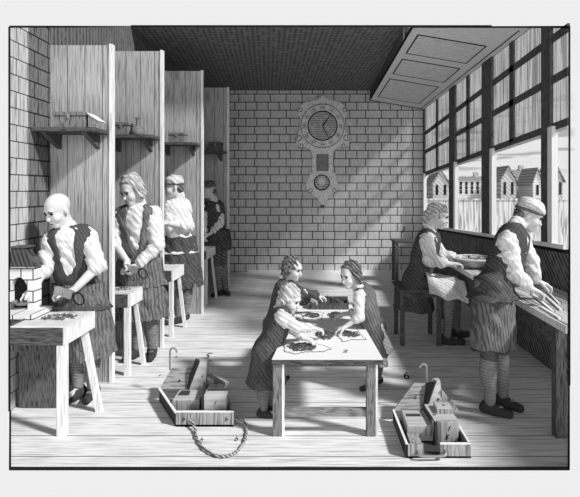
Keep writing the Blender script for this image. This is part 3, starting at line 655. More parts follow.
for s, x, y, sz1 in (('5', 206.5, 356, .13), ('6', 405.5, 376, .13), ('h', 176, 357, .05), ('c', 189, 368, .04), ('c', 210, 361, .04), ('b', 201, 440, .05), ('b', 236, 439, .05), ('a', 160, 375, .04)):
    q = onfloor(x, y, 0.0008); text(s, sz1, q, Matrix.Diagonal((1, 1.9, 1)), fl_, 'mark')
text('3', .17, W(402.5, 230, YB-0.006), UPR, bpy.data.objects['wall_back'], 'mark')
# ================================================================== figures: smooth solid modelling on a grid
def V(*a): return np.array(a, dtype=np.float32)
class SDF:
    """a list of shapes joined smoothly; each is (fn, k, op)"""
    def __init__(s): s.p = []; s.post = []
    def cone(s, a, b, r1, r2, k=0.02, op='u'):
        a = np.array(a, np.float32); b = np.array(b, np.float32); d = b-a; L = float(d@d)+1e-9
        def f(P):
            q = P-a; t = np.clip((q@d)/L, 0, 1); return np.sqrt(((q-t[:, None]*d)**2).sum(1))-(r1+(r2-r1)*t)
        s.p.append((f, k, op)); return s
    def ell(s, c, R, axes=None, k=0.02, op='u'):
        c = np.array(c, np.float32); R = np.array(R, np.float32); A = np.array(axes if axes is not None else np.eye(3), np.float32)
        def f(P):
            q = (P-c)@A.T; k0 = np.sqrt(((q/R)**2).sum(1)); k1 = np.sqrt(((q/R**2)**2).sum(1))+1e-6; return k0*(k0-1)/k1
        s.p.append((f, k, op)); return s
    def plane(s, c, n, k=0.005):                       # keep the side n points away from
        c = np.array(c, np.float32); n = np.array(n, np.float32); n = n/np.linalg.norm(n)
        s.p.append((lambda P: (P-c)@n, k, 'i')); return s
    def fn(s, f, k=0.005, op='u'): s.p.append((f, k, op)); return s
    def folds(s, amp, vs, dirs=None): s.post.append((amp, vs)); return s
    def __call__(s, P):
        D = None
        for f, k, op in s.p:
            d = f(P)
            if D is None: D = d; continue
            if op == 'u':
                h = np.maximum(k-np.abs(D-d), 0)/k; D = np.minimum(D, d)-h*h*k*0.25
            elif op == 's':
                d = -d; h = np.maximum(k-np.abs(D-d), 0)/k; D = np.maximum(D, d)+h*h*k*0.25
            else:
                h = np.maximum(k-np.abs(D-d), 0)/k; D = np.maximum(D, d)+h*h*k*0.25
        for amp, (w1, w2, sc_) in s.post:
            w1 = np.array(w1, np.float32); w2 = np.array(w2, np.float32)
            u = P@w1; v = P@w2
            D = D+amp*(np.sin(u*sc_+2.2*np.sin(v*sc_*0.31+u*3.1))+0.5*np.sin(v*sc_*0.8+1.7*np.sin(u*sc_*0.5)))*0.66
        return D
def surface(f, lo, hi, h):
    lo = np.array(lo, np.float32); hi = np.array(hi, np.float32); B = 8
    nb = np.maximum(np.ceil((hi-lo)/(h*B)).astype(int), 1); n = nb*B
    g = np.stack(np.meshgrid(*[np.arange(k) for k in nb], indexing='ij'), -1).reshape(-1, 3)
    cen = lo+(g*B+(B-1)/2)*h; dc = f(cen.astype(np.float32))
    D = np.repeat(np.repeat(np.repeat(dc.reshape(nb), B, 0), B, 1), B, 2).astype(np.float32)
    act = g[np.abs(dc) < h*B*1.0+0.03]
    loc = np.stack(np.meshgrid(*[np.arange(B)]*3, indexing='ij'), -1).reshape(-1, 3)
    for i in range(0, len(act), 400):
        a = act[i:i+400]; idx = (a[:, None, :]*B+loc[None]).reshape(-1, 3)
        D[idx[:, 0], idx[:, 1], idx[:, 2]] = f((lo+idx*h).astype(np.float32))
    s = D < 0
    c = s[:-1, :-1, :-1].astype(np.int8)
    tot = np.zeros_like(c)
    for dx in (0, 1):
        for dy in (0, 1):
            for dz in (0, 1): tot += s[dx:n[0]-1+dx, dy:n[1]-1+dy, dz:n[2]-1+dz]
    cells = np.argwhere((tot > 0) & (tot < 8)); ids = -np.ones(tot.shape, np.int32); ids[tuple(cells.T)] = np.arange(len(cells))
    acc = np.zeros((len(cells), 3), np.float32); cnt = np.zeros(len(cells), np.float32)
    for ax in range(3):
        o = [a for a in range(3) if a != ax]
        for u in (0, 1):
            for v in (0, 1):
                A = cells.copy(); A[:, o[0]] += u; A[:, o[1]] += v; Bc = A.copy(); Bc[:, ax] += 1
                da = D[tuple(A.T)]; db = D[tuple(Bc.T)]; m = (da < 0) != (db < 0)
                t = np.where(m, da/np.where(m, da-db, 1), 0)
                p = A.astype(np.float32); p[:, ax] += t; acc[m] += p[m]; cnt[m] += 1
    vs = lo+(acc/np.maximum(cnt, 1)[:, None])*h
    fs = []
    for ax in range(3):
        o = [(ax+1) % 3, (ax+2) % 3]
        sl0 = [slice(None)]*3; sl1 = [slice(None)]*3; sl0[ax] = slice(0, -1); sl1[ax] = slice(1, None)
        e = s[tuple(sl0)] != s[tuple(sl1)]; E = np.argwhere(e)
        E = E[(E[:, o[0]] > 0) & (E[:, o[1]] > 0) & (E[:, o[0]] < n[o[0]]-1) & (E[:, o[1]] < n[o[1]]-1)]
        q = []
        for (u, v) in ((0, 0), (1, 0), (1, 1), (0, 1)):
            c2 = E.copy(); c2[:, o[0]] -= u; c2[:, o[1]] -= v; q.append(ids[tuple(c2.T)])
        q = np.stack(q, 1); ok = (q >= 0).all(1); ins = s[tuple(E.T)]
        q = q[ok]; ins = ins[ok]; q[~ins] = q[~ins][:, ::-1]
        fs.append(q)
    return vs, np.concatenate(fs)
def sdf_build(name, f, lo, hi, h, m, parent, label=None):
    vs, fs = surface(f, lo, hi, h)
    if len(fs) == 0: print('EMPTY', name, parent.name); return None
    o0 = ORG[parent.name]; me = bpy.data.meshes.new(name)
    vs = vs-np.array(o0, np.float32)
    me.vertices.add(len(vs)); me.vertices.foreach_set('co', vs.ravel())
    me.loops.add(len(fs)*4); me.loops.foreach_set('vertex_index', fs.ravel().astype(np.int32))
    me.polygons.add(len(fs)); me.polygons.foreach_set('loop_start', np.arange(0, len(fs)*4, 4, dtype=np.int32))
    me.polygons.foreach_set('use_smooth', np.ones(len(fs), bool))
    me.update(calc_edges=True); me.validate()
    me.materials.append(m)
    o = bpy.data.objects.new(name, me); COL.objects.link(o); o.parent = parent; ORG[o.name] = o0
    if label: o['label'] = label
    return o
def nz(v): v = np.array(v, np.float32); return v/(np.linalg.norm(v)+1e-9)
def box_of(pts, pad):
    p = np.array(pts, np.float32); return p.min(0)-pad, p.max(0)+pad

def cl(name, Y, tone, ink, am, d=(1, 0.15, 0.1), per=2.9, along='z'):
    p = per*Y/F; s = F/Y/1.5; key = '%s_%d' % (name, round(Y*2))
    m = mat(key, tone, ink=ink, hatch=[(d, p, 0.42, p*1.6, am)], grain=(along, s, s/4, am*0.75)); m.name = name; return m
M_skin = mat('skin', 0.66)
_W = {}
def wardrobe(Y):
    k = round(Y*2)
    if k in _W: return _W[k]
    _W[k] = dict(shirt=cl('shirt_linen', Y, 0.82, 0.12, 0.34, (1, 0.3, 0.6), 3.6), vest=cl('dark_waistcoat', Y, 0.10, 0.008, 0.55, (1, 0.2, 0.7)), coat=cl('dark_coat', Y, 0.105, 0.008, 0.55, (1, 0.2, 0.8)),
        greycoat=cl('grey_coat', Y, 0.19, 0.015, 0.55, (1, 0.2, 0.5)), apron=cl('grey_apron', Y, 0.19, 0.012, 0.6), breech=cl('dark_breeches', Y, 0.18, 0.012, 0.7, (0.6, 0.2, 1)),
        stock=cl('stockings', Y, 0.24, 0.03, 0.4, (0.2, 0.2, 1), 2.8, 'x'), hair=cl('hair_lines', Y, 0.22, 0.01, 0.8, (0.8, 0.3, 0.8), 3.2), hairl=cl('pale_hair_lines', Y, 0.62, 0.03, 0.6, (0.8, 0.3, 0.8), 3.2), cloth=cl('pale_cloth', Y, 0.80, 0.06, 0.45, (0.5, 0.1, 0.8), 3.6))
    return _W[k]
M_shoe = mat('shoe_leather', 0.05)
M_hair = wardrobe(4.0)['hair']; M_cloth = wardrobe(4.0)['cloth']

def hand(S_, Wp, d, n, s, sc, curl):
    """wrist Wp, finger direction d, palm normal n (the way fingers curl), thumb side s"""
    d = nz(d); n = np.array(n, np.float32); n = nz(n-d*(n@d)); t_ = nz(np.cross(d, n)); t_ = t_ if t_@np.array(s, np.float32) > 0 else -t_
    Wp = np.array(Wp, np.float32)
    for i, (o, ln_) in enumerate(((0.030, 0.92), (0.010, 1.0), (-0.011, 0.94), (-0.030, 0.76))):
        kn = Wp+(d*0.088*(0.97 if i in (0, 1) else 0.92)+t_*o)*sc
        S_.cone(Wp+t_*o*0.45*sc, kn, 0.019*sc, 0.0135*sc, 0.014*sc)
        p = kn; a = curl*0.35
        for seg, rr in ((0.042, .0098), (0.027, .0088), (0.021, .0078)):
            dd = d*math.cos(a)+n*math.sin(a)+t_*(o*1.6); q = p+nz(dd)*seg*ln_*sc
            S_.cone(p, q, (rr+.0006)*sc, rr*sc, 0.006*sc); p = q; a += curl*0.75
    b = Wp+(d*0.02+t_*0.022)*sc; p = b; dd = nz(d*0.65+t_*0.75+n*0.35)
    for seg, rr in ((0.045, .014), (0.034, .011), (0.026, .0095)):
        q = p+dd*seg*sc; S_.cone(p, q, (rr+.001)*sc, rr*sc, 0.009*sc); p = q; dd = nz(dd+d*0.35+n*0.3*curl)

def person(name, label, J, sc, h, face, up=(0, 0, 1), dress={}, group=None):
    """J: joints in world space: head neck sl sr el er wl wr pelvis hl hr kl kr al ar (l = picture left), toe dirs tl tr, hand dirs"""
    J = {k: np.array(v, np.float32) for k, v in J.items()}
    WD = wardrobe(float(J['pelvis'][1])); dress = {k: (WD[v[1:]] if isinstance(v, str) and v[:1] == '@' else v) for k, v in dress.items()}
    G = (J['al']+J['ar'])/2; root = thing(name, label, 'person', (float(G[0]), float(G[1]), 0), group)
    f = nz(face); u = np.array(up, np.float32); u = nz(u-f*(u@f)); r = np.cross(f, u); H = J['head']
    bs = sc; hs = sc*dress.get('head', 1.06)
    def hp(a, b, c): return H+(f*a+r*b+u*c)*hs
    AX = np.stack([f, r, u])
    B = SDF()
    # trunk
    sl, sr, nk, pv = J['sl'], J['sr'], J['neck'], J['pelvis']; cm = (sl+sr)/2
    upv = nz(nk-pv); side = nz(sr-sl); fw = np.cross(upv, side)
    if fw@np.array(J.get('front', (0, -1, 0)), np.float32) < 0: fw = -fw
    fw = nz(fw); TA = np.stack([side, fw, upv])
    chest = cm*0.8+pv*0.2; waist = cm*0.42+pv*0.58
    B.ell(chest, (0.165*sc, 0.11*sc, 0.19*sc), TA, 0.05*sc); B.ell(waist, (0.14*sc, 0.10*sc, 0.16*sc), TA, 0.06*sc); B.ell(pv, (0.16*sc, 0.115*sc, 0.13*sc), TA, 0.06*sc)
    B.cone(cm-side*0.08*sc, cm+side*0.08*sc, 0.075*sc, 0.075*sc, 0.05*sc)
    B.cone(nk-upv*0.02*sc, H-u*0.05*sc-f*0.02*sc, 0.062*sc, 0.052*sc, 0.03*sc)
    for q in 'lr':
        B.cone(cm+(J['s'+q]-cm)*0.75, J['s'+q], 0.07*sc, 0.058*sc, 0.04*sc)
        B.cone(J['s'+q], J['e'+q], 0.054*sc, 0.041*sc, 0.03*sc); B.cone(J['e'+q], J['w'+q], 0.043*sc, 0.027*sc, 0.02*sc)
        B.cone(J['h'+q], J['k'+q], 0.088*sc, 0.058*sc, 0.04*sc)
        ca = J['k'+q]*0.65+J['a'+q]*0.35
        B.cone(J['k'+q], J['a'+q], 0.056*sc, 0.036*sc, 0.03*sc); B.ell(ca-np.array(J['t'+q])*0.018*sc, (0.052*sc, 0.052*sc, 0.12*sc), None, 0.04*sc)
        t = nz(J['t'+q]); fo = J['a'+q]-V(0, 0, 0.055*sc)
        B.cone(fo-t*0.03*sc, fo+t*0.13*sc, 0.035*sc, 0.028*sc, 0.03*sc)
        hand(B, J['w'+q], J['d'+q], J['n'+q], J['x'+q], sc, dress.get('curl', 1.0))
    # head
    B.ell(hp(-0.012, 0, 0.035), (0.098*hs, 0.076*hs, 0.088*hs), AX, 0.03*hs)
    B.ell(hp(0.025, 0, -0.042), (0.064*hs, 0.056*hs, 0.075*hs), AX, 0.03*hs)
    B.ell(hp(0.066, 0, -0.098), (0.022*hs, 0.024*hs, 0.02*hs), AX, 0.025*hs)
    B.cone(hp(0.080, -0.032, 0.026), hp(0.080, 0.032, 0.026), 0.012*hs, 0.012*hs, 0.02*hs)
    for b in (-1, 1):
        B.ell(hp(0.060, 0.038*b, -0.035), (0.028*hs, 0.022*hs, 0.026*hs), AX, 0.025*hs)
        B.ell(hp(0.098, 0.031*b, 0.002), (0.022*hs, 0.021*hs, 0.014*hs), AX, 0.012*hs, 's')
    B.cone(hp(0.082, 0, 0.008), hp(0.106, 0, -0.032), 0.009*hs, 0.0135*hs, 0.012*hs)
    B.cone(hp(0.084, -0.016, -0.066), hp(0.084, 0.016, -0.066), 0.009*hs, 0.009*hs, 0.012*hs)
    B.cone(hp(0.080, -0.013, -0.079), hp(0.080, 0.013, -0.079), 0.010*hs, 0.010*hs, 0.012*hs)
    for b in (-1, 1): B.ell(hp(-0.008, 0.079*b, -0.010), (0.018*hs, 0.010*hs, 0.032*hs), AX, 0.008*hs)
    allp = [J[k] for k in ('head', 'neck', 'sl', 'sr', 'el', 'er', 'wl', 'wr', 'pelvis', 'hl', 'hr', 'kl', 'kr', 'al', 'ar')]
    lo, hi = box_of(allp, 0.22*sc); lo[2] = max(lo[2], -0.02)
    body = sdf_build('body', B, lo, hi, h, M_skin, root)
    # eyes, brows, mouth
    for b in (-1, 1):
        c = Vector(hp(0.074, 0.031*b, 0.001)); e = MB(); tfm = lambda p: Vector(f)*p.z+Vector(r)*p.x+Vector(u)*p.y*0.8
        R_ = 0.015*hs; e.lathe([(0, -R_)]+[(R_*math.cos(a), R_*math.sin(a)) for a in [-1.0, -0.4, 0.2, 0.8]]+[(0, R_)], c, 12, tf=tfm)
        eo = e.build('eye', M_white, root, smooth=True)
        e = MB(); c2 = c+Vector(f)*R_*0.75; e.lathe([(0, -R_*.4), (R_*.62, 0), (0, R_*.45)], c2, 10, tf=tfm); e.build('iris', M_ink, eo, smooth=True)
        MB().tube([hp(0.094, b*0.012, 0.022), hp(0.094, b*0.03, 0.029), hp(0.082, b*0.048, 0.022)], [0.004*hs, 0.0065*hs, 0.004*hs], 6).build('eyebrow', M_hair, root)
        MB().tube([hp(0.085, b*0.016, 0.008), hp(0.090, b*0.031, 0.014), hp(0.078, b*0.047, 0.005)], [0.003*hs, 0.006*hs, 0.003*hs], 6).build('eyelid', M_ink, root)
    MB().tube([hp(0.086, -0.022, -0.074), hp(0.0955, -0.008, -0.072), hp(0.0955, 0.008, -0.072), hp(0.086, 0.022, -0.074)], [0.001*hs, 0.0032*hs, 0.0032*hs, 0.001*hs], 6).build('mouth', M_ink, root)
    # legs
    hb = max(h, 0.006*sc)
    for q in 'lr':
        t = nz(J['t'+q]); a = J['a'+q]; k = J['k'+q]
        s = SDF().cone(k, a, 0.063*sc, 0.043*sc, 0.03*sc).ell(k*0.65+a*0.35-t*0.02*sc, (0.059*sc, 0.059*sc, 0.12*sc), None, 0.04*sc).folds(0.0015*sc, ((1, 0, 2), (0, 1, 0), 60/sc))
        sdf_build('stocking', s, *box_of([k, a], 0.09*sc), hb, dress.get('stock', WD['stock']), root)
        fo = V(a[0], a[1], 0.036*sc)
        s = SDF().cone(fo-t*0.045*sc, fo+t*0.15*sc, 0.042*sc, 0.034*sc, 0.03*sc).cone(fo+V(0, 0, 0.03*sc)-t*0.02*sc, fo+t*0.05*sc, 0.046*sc, 0.038*sc, 0.03*sc).plane(V(0, 0, 0.002), V(0, 0, -1))
        so_ = sdf_build('shoe', s, *box_of([fo-t*0.05*sc, fo+t*0.17*sc], 0.09*sc), hb, M_shoe, root)
        bp_ = Vector(fo+t*0.085*sc+V(0, 0, 0.036*sc)); MB().box(bp_.x-.016*sc, bp_.x+.016*sc, bp_.y-.012*sc, bp_.y+.012*sc, bp_.z-.004*sc, bp_.z+.008*sc).build('buckle', M_steel, so_)
    s = SDF().ell(pv, (0.175*sc, 0.13*sc, 0.14*sc), TA, 0.05*sc)
    for q in 'lr': s.cone(J['h'+q], J['k'+q], 0.105*sc, 0.072*sc, 0.03*sc)
    s.folds(0.004*sc, ((1, 0.4, 0.5), (0.2, 0.3, 1), 40/sc))
    sdf_build('breeches', s, *box_of([pv, J['kl'], J['kr'], J['hl'], J['hr']], 0.2*sc), hb, dress.get('breech', WD['breech']), root)
    # shirt: trunk and sleeves
    s = SDF().ell(chest, (0.178*sc, 0.123*sc, 0.205*sc), TA, 0.05*sc).ell(waist, (0.155*sc, 0.115*sc, 0.17*sc), TA, 0.06*sc).cone(cm-side*0.1*sc, cm+side*0.1*sc, 0.085*sc, 0.085*sc, 0.05*sc)
    s.cone(nk-upv*0.02*sc, nk+upv*0.035*sc, 0.07*sc, 0.066*sc, 0.02*sc)
    full = dress.get('sleeve', {'l': 1.0, 'r': 1.0})
    for q in 'lr':
        S0, E0, W0 = J['s'+q], J['e'+q], J['w'+q]; L = full[q]
        s.cone(S0, E0, 0.072*sc, 0.066*sc, 0.04*sc)
        if L > 1: s.cone(E0, E0+(W0-E0)*(L-1), 0.064*sc, 0.052*sc, 0.03*sc)
        else: s.cone(E0+(S0-E0)*(1-L), E0, 0.075*sc, 0.068*sc, 0.02*sc)
        if L > 1:
            e = E0+(W0-E0)*(L-1); s.cone(e, e+nz(W0-E0)*0.018*sc, 0.056*sc, 0.054*sc, 0.006*sc)
    s.folds(0.007*sc, ((1, 0.6, 0.45), (0.1, 0.4, 1), 52/sc)).folds(0.004*sc, ((0.4, 1, 1), (1, 0.2, -0.5), 95/sc))
    if 'coat' not in dress or not dress.get('hide_shirt'):
        sdf_build('shirt', s, *box_of([pv, sl, sr, J['el'], J['er'], J['wl'], J['wr'], nk+upv*0.05*sc], 0.2*sc), hb, dress.get('shirt', WD['shirt']), root)
    # waistcoat or coat
    skirt = dress.get('skirt', 0.0)
    s = SDF().ell(chest, (0.193*sc, 0.138*sc, 0.215*sc), TA, 0.05*sc).ell(waist, (0.172*sc, 0.132*sc, 0.18*sc), TA, 0.06*sc).ell(pv, (0.185*sc, 0.145*sc, 0.13*sc), TA, 0.05*sc)
    s.cone(cm-side*0.1*sc, cm+side*0.1*sc, 0.096*sc, 0.096*sc, 0.05*sc)
    if dress.get('slit', 0):
        wd = dress['slit']*sc
        c0 = nk+fw*0.14*sc; c1 = pv+fw*0.2*sc
        s.cone(c0, c1, wd, wd*0.45, 0.01*sc, 's')
    s.cone(nk+upv*0.10*sc, nk+upv*0.02*sc+fw*0.02*sc, 0.10*sc, 0.075*sc, 0.01*sc, 's')
    if skirt:
        dn = dress.get('skirtdir', V(0, 0, -1)); e = pv+np.array(dn, np.float32)*skirt*sc
        flare = dress.get('flare', 0.23); A2 = TA
        def fsk(P, a=np.array(pv), b=e, r0=0.165*sc, r1=flare*sc, sd=side):
            d = b-a; L = float(d@d); q = P-a; t = np.clip((q@d)/L, -0.1, 1); rr = r0+(r1-r0)*t; w = q-t[:, None]*d
            lat = w@sd; rest = w-lat[:, None]*sd; return (np.sqrt((lat/1.12)**2+((rest**2).sum(1))*1.25)-rr)*0.8
        s.fn(fsk, 0.05*sc, 'u'); s.plane(e, np.array(dn, np.float32))
        if dress.get('open', 0): s.cone(pv+fw*0.3*sc, e+fw*0.3*sc, dress['open']*sc, dress['open']*1.3*sc, 0.02*sc, 's')
    for q in dress.get('coat_sleeves', ''):
        S0, E0, W0 = J['s'+q], J['e'+q], J['w'+q]
        s.cone(S0, E0, 0.083*sc, 0.077*sc, 0.03*sc).cone(E0, E0+(W0-E0)*0.75, 0.075*sc, 0.063*sc, 0.02*sc)
        e_ = E0+(W0-E0)*0.62; s.cone(e_, e_+(W0-E0)*0.16, 0.078*sc, 0.076*sc, 0.006*sc)
    s.folds(0.006*sc, ((1, 0.5, 0.12), (0.1, 0.3, 1), 38/sc))
    pp = [pv, sl, sr, nk]+([J['el'], J['er'], J['wl'], J['wr']] if dress.get('coat_sleeves') else [])
    if skirt: pp += [e+side*0.15*sc, e-side*0.15*sc, e+fw*0.15*sc, e-fw*0.15*sc]
    sdf_build('coat' if skirt > 0.2 else 'waistcoat', s, *box_of(pp, 0.25*sc), hb, dress.get('coat', WD['vest']), root)
    # apron
    ap = dress.get('apron')
    if ap:
        L, m, fl_ = ap['len'], WD[ap['mat']], ap.get('flare', 0.24); dn = nz(ap.get('dir', (0, 0, -1))); e = pv+dn*L*sc; top_ = pv-dn*0.10*sc
        fa = nz(ap.get('front', fw))
        def fap(P, a=top_, b=e, r0=ap.get('top', 0.175)*sc, r1=fl_*sc):
            d = b-a; LL = float(d@d); q = P-a; t = np.clip((q@d)/LL, 0, 1); w = q-t[:, None]*d
            lat = w@side; rest = w-lat[:, None]*side
            return np.abs((np.sqrt((lat/1.1)**2+((rest**2).sum(1))*1.2)-(r0+(r1-r0)*t))*0.8)-0.009*sc
        s = SDF().fn(fap).plane(e, dn).plane(top_, -dn).plane((pv+e)/2-fa*ap.get('wrap', 0.02)*sc, -fa)
        s.folds(0.007*sc, ((1, 0.4, 0.06), (0.1, 0.3, 1), 46/sc))
        sdf_build('apron', s, *box_of([top_, e+side*0.2*sc, e-side*0.2*sc, e+fa*0.15*sc, e-fa*.1*sc], 0.2*sc), hb, m, root, ap.get('label'))
    # hair or head covering
    hk = dress.get('hair')
    if hk:
        s = SDF()
        if hk == 'wig':
            s.ell(hp(-0.03, 0, 0.045), (0.105*hs, 0.092*hs, 0.095*hs), AX, 0.03*hs)
            for b in (-1, 1): s.ell(hp(-0.025, 0.085*b, -0.015), (0.045*hs, 0.028*hs, 0.06*hs), AX, 0.03*hs).ell(hp(-0.03, 0.088*b, -0.06), (0.035*hs, 0.025*hs, 0.035*hs), AX, 0.02*hs)
            s.ell(hp(-0.09, 0, -0.03), (0.04*hs, 0.06*hs, 0.08*hs), AX, 0.03*hs)
            s.ell(hp(0.085, 0, -0.0), (0.075*hs, 0.062*hs, 0.085*hs), AX, 0.01*hs, 's')
        elif hk == 'short':
            s.ell(hp(-0.022, 0, 0.045), (0.104*hs, 0.088*hs, 0.093*hs), AX, 0.02*hs).ell(hp(-0.07, 0, -0.03), (0.05*hs, 0.066*hs, 0.07*hs), AX, 0.03*hs)
            for b in (-1, 1): s.ell(hp(-0.02, 0.076*b, -0.01), (0.035*hs, 0.02*hs, 0.045*hs), AX, 0.03*hs)
            s.ell(hp(0.095, 0, -0.012), (0.085*hs, 0.07*hs, 0.082*hs), AX, 0.01*hs, 's')
        elif hk == 'tied':
            s.ell(hp(-0.022, 0, 0.042), (0.103*hs, 0.085*hs, 0.092*hs), AX, 0.02*hs).ell(hp(-0.09, 0, -0.035), (0.05*hs, 0.05*hs, 0.06*hs), AX, 0.03*hs).ell(hp(-0.115, 0, -0.075), (0.03*hs, 0.03*hs, 0.05*hs), AX, 0.02*hs)
            s.ell(hp(0.10, 0, -0.014), (0.085*hs, 0.08*hs, 0.082*hs), AX, 0.01*hs, 's')
        if hk in ('wig', 'short', 'tied'):
            s.folds(0.009*hs, ((0.6, 0.5, 1), (1, 0.2, -0.4), 85/hs)).folds(0.004*hs, ((0.2, 1, .6), (1, 0.2, .4), 170/hs))
            sdf_build('hair', s, *box_of([hp(-.02, 0, 0)], 0.19*hs), min(h, 0.006*hs), dress.get('hairmat', WD['hair']), root)
        if hk in ('turban', 'scarf'):
            s = SDF().ell(hp(-0.015, 0, 0.065), (0.112*hs, 0.096*hs, 0.075*hs), AX, 0.02*hs).plane(hp(0, 0, 0.028), -u+f*0.12)
            s.folds(0.006*hs, ((0.15, 0.1, 1), (1, 0.6, 0), 80/hs))
            cap = sdf_build('cap', s, *box_of([hp(0, 0, .06)], 0.17*hs), min(h, 0.006*hs), dress.get('capmat', WD['cloth']), root)
            s = SDF()
            n_ = 18; P_ = [hp(-0.012+0.097*math.cos(2*math.pi*i/n_), 0.082*math.sin(2*math.pi*i/n_), 0.034+0.012*math.cos(2*math.pi*i/n_)) for i in range(n_)]
            MB().tube(P_, [0.014*hs+0.003*hs*math.sin(i*2.3) for i in range(n_)], 8, closed=True).build('cap_band', dress.get('bandmat', WD['cloth']), cap, smooth=True)
            s = SDF().ell(hp(-0.06, 0, -0.025), (0.055*hs, 0.072*hs, 0.06*hs), AX, 0.02*hs).folds(0.003*hs, ((0.6, 0.5, 1), (1, 0.2, -0.4), 95/hs))
            sdf_build('hair', s, *box_of([hp(-.06, 0, -.02)], 0.12*hs), min(h, 0.006*hs), dress.get('hairmat', WD['hair']), root)
    return root
def PJ(**k):
    o = {}
    for a, v in k.items():
        o[a] = V(*v) if a[0] in 'tdnx' and len(a) == 2 or a == 'front' else np.array(W(*v), np.float32)
    return o
# ================================================================== the nine people
# 1 bald caster, nearest on the left
J = PJ(head=(58, 210, 4.02), neck=(69, 230, 4.10), sl=(53, 240, 4.06), sr=(88, 236, 4.10), el=(43, 270, 3.98), er=(98, 266, 4.0), wl=(35, 287, 3.86), wr=(73, 291, 3.88),
       pelvis=(80, 294, 4.16), hl=(71, 300, 4.16), hr=(89, 300, 4.16), kl=(76, 345, 4.10), kr=(91, 345, 4.14), al=(78, 385, 4.08), ar=(93, 390, 4.1),
       tl=(-.25, -1, 0), tr=(.1, -1, 0), dl=(-.7, -.35, -.7), nl=(.3, -.2, -1), xl=(.4, -1, 0), dr=(-1, -.25, -.1), nr=(0, -.3, -1), xr=(0, -1, .5), front=(-.4, -1, 0))
person('caster', 'bald caster in rolled shirt sleeves bending over the nearest casting table', J, 1.0, 0.0065, (-.36, -.78, -.42), dress=dict(
    sleeve=dict(l=1.08, r=1.05), slit=0.075, skirt=0.12, coat='@vest', apron=dict(len=0.50, mat='apron', flare=0.25, dir=(0.02, 0, -1)), breech='@breech'))
# 2 caster in open coat
J = PJ(head=(131, 190, 4.98), neck=(138, 205, 5.06), sl=(119, 216, 5.03), sr=(154, 213, 5.06), el=(112, 240, 4.95), er=(157, 246, 4.98), wl=(127, 261, 4.88), wr=(137, 266, 4.88),
       pelvis=(140, 268, 5.10), hl=(131, 274, 5.10), hr=(148, 274, 5.10), kl=(134, 318, 5.06), kr=(150, 316, 5.08), al=(136, 349, 5.08), ar=(152, 347, 5.1),
       tl=(-.3, -1, 0), tr=(.25, -1, 0), dl=(.2, -.4, -1), nl=(1, -.3, 0), xl=(0, -1, 0), dr=(-1, -.2, -.15), nr=(0, -.4, -1), xr=(0, -1, .6), front=(-.2, -1, 0))
person('caster', 'caster with bushy wig and open waistcoat, in the second booth', J, 1.07, 0.008, (-.32, -.72, -.42), dress=dict(
    hair='wig', hairmat='@hairl', sleeve=dict(l=1.15, r=1.75), slit=0.085, skirt=0.16, coat='@greycoat', apron=dict(len=0.46, mat='apron', flare=0.24)))
# 3 caster with head scarf
J = PJ(head=(176, 187, 6.5), neck=(182, 199, 6.55), sl=(172, 207, 6.42), sr=(187, 207, 6.66), el=(170, 226, 6.36), er=(191, 226, 6.5), wl=(159, 222, 6.3), wr=(172, 223, 6.3),
       pelvis=(183, 243, 6.6), hl=(178, 248, 6.56), hr=(188, 248, 6.66), kl=(180, 284, 6.5), kr=(190, 284, 6.62), al=(181, 312, 6.5), ar=(187, 311, 6.64),
       tl=(-.8, -.6, 0), tr=(-.3, -1, 0), dl=(-1, -.1, 0), nl=(0, -.3, -1), xl=(0, .3, 1), dr=(-1, -.1, 0), nr=(0, -.3, -1), xr=(0, -.3, 1), front=(-1, -.5, 0))
J = {k: (v-V(0, .12, 0) if not (len(k) == 2 and k[0] in 'tdnx') and k != 'front' else v) for k, v in J.items()}
person('caster', 'caster in profile with a striped head scarf, in the third booth', J, 1.05, 0.009, (-.88, -.42, -.12), dress=dict(
    hair='scarf', capmat='@cloth', bandmat='@hair', sleeve=dict(l=1.3, r=1.3), slit=0.05, skirt=0.1, coat='@shirt', apron=dict(len=0.52, mat='coat', flare=0.27, wrap=0.25), breech='@coat'))
# 4 farthest caster
J = PJ(head=(208.5, 190, 8.05), neck=(213, 201, 8.1), sl=(206, 208, 8.0), sr=(219, 207, 8.15), el=(202, 222, 7.95), er=(220, 223, 8.05), wl=(205, 234, 7.92), wr=(210, 234, 7.95),
       pelvis=(217, 236, 8.15), hl=(213, 240, 8.13), hr=(221, 240, 8.17), kl=(216, 264, 8.05), kr=(223, 264, 8.15), al=(219, 289, 8.05), ar=(226, 290, 8.12),
       tl=(-.5, -1, 0), tr=(.5, -1, 0), dl=(0, -.6, -.7), nl=(1, 0, 0), xl=(0, -1, .3), dr=(-1, -.3, -.2), nr=(0, 0, -1), xr=(0, -1, .3), front=(-.5, -1, 0))
person('caster', 'farthest caster, smallest in view, in a dark cap beside the brick wall', J, 1.03, 0.010, (-.72, -.6, -.2), dress=dict(
    hair='scarf', capmat='@hair', bandmat='@hairl', sleeve=dict(l=1.6, r=1.6), slit=0.04, skirt=0.0, coat='@vest', apron=dict(len=0.22, mat='coat', flare=0.22, wrap=0.2)))
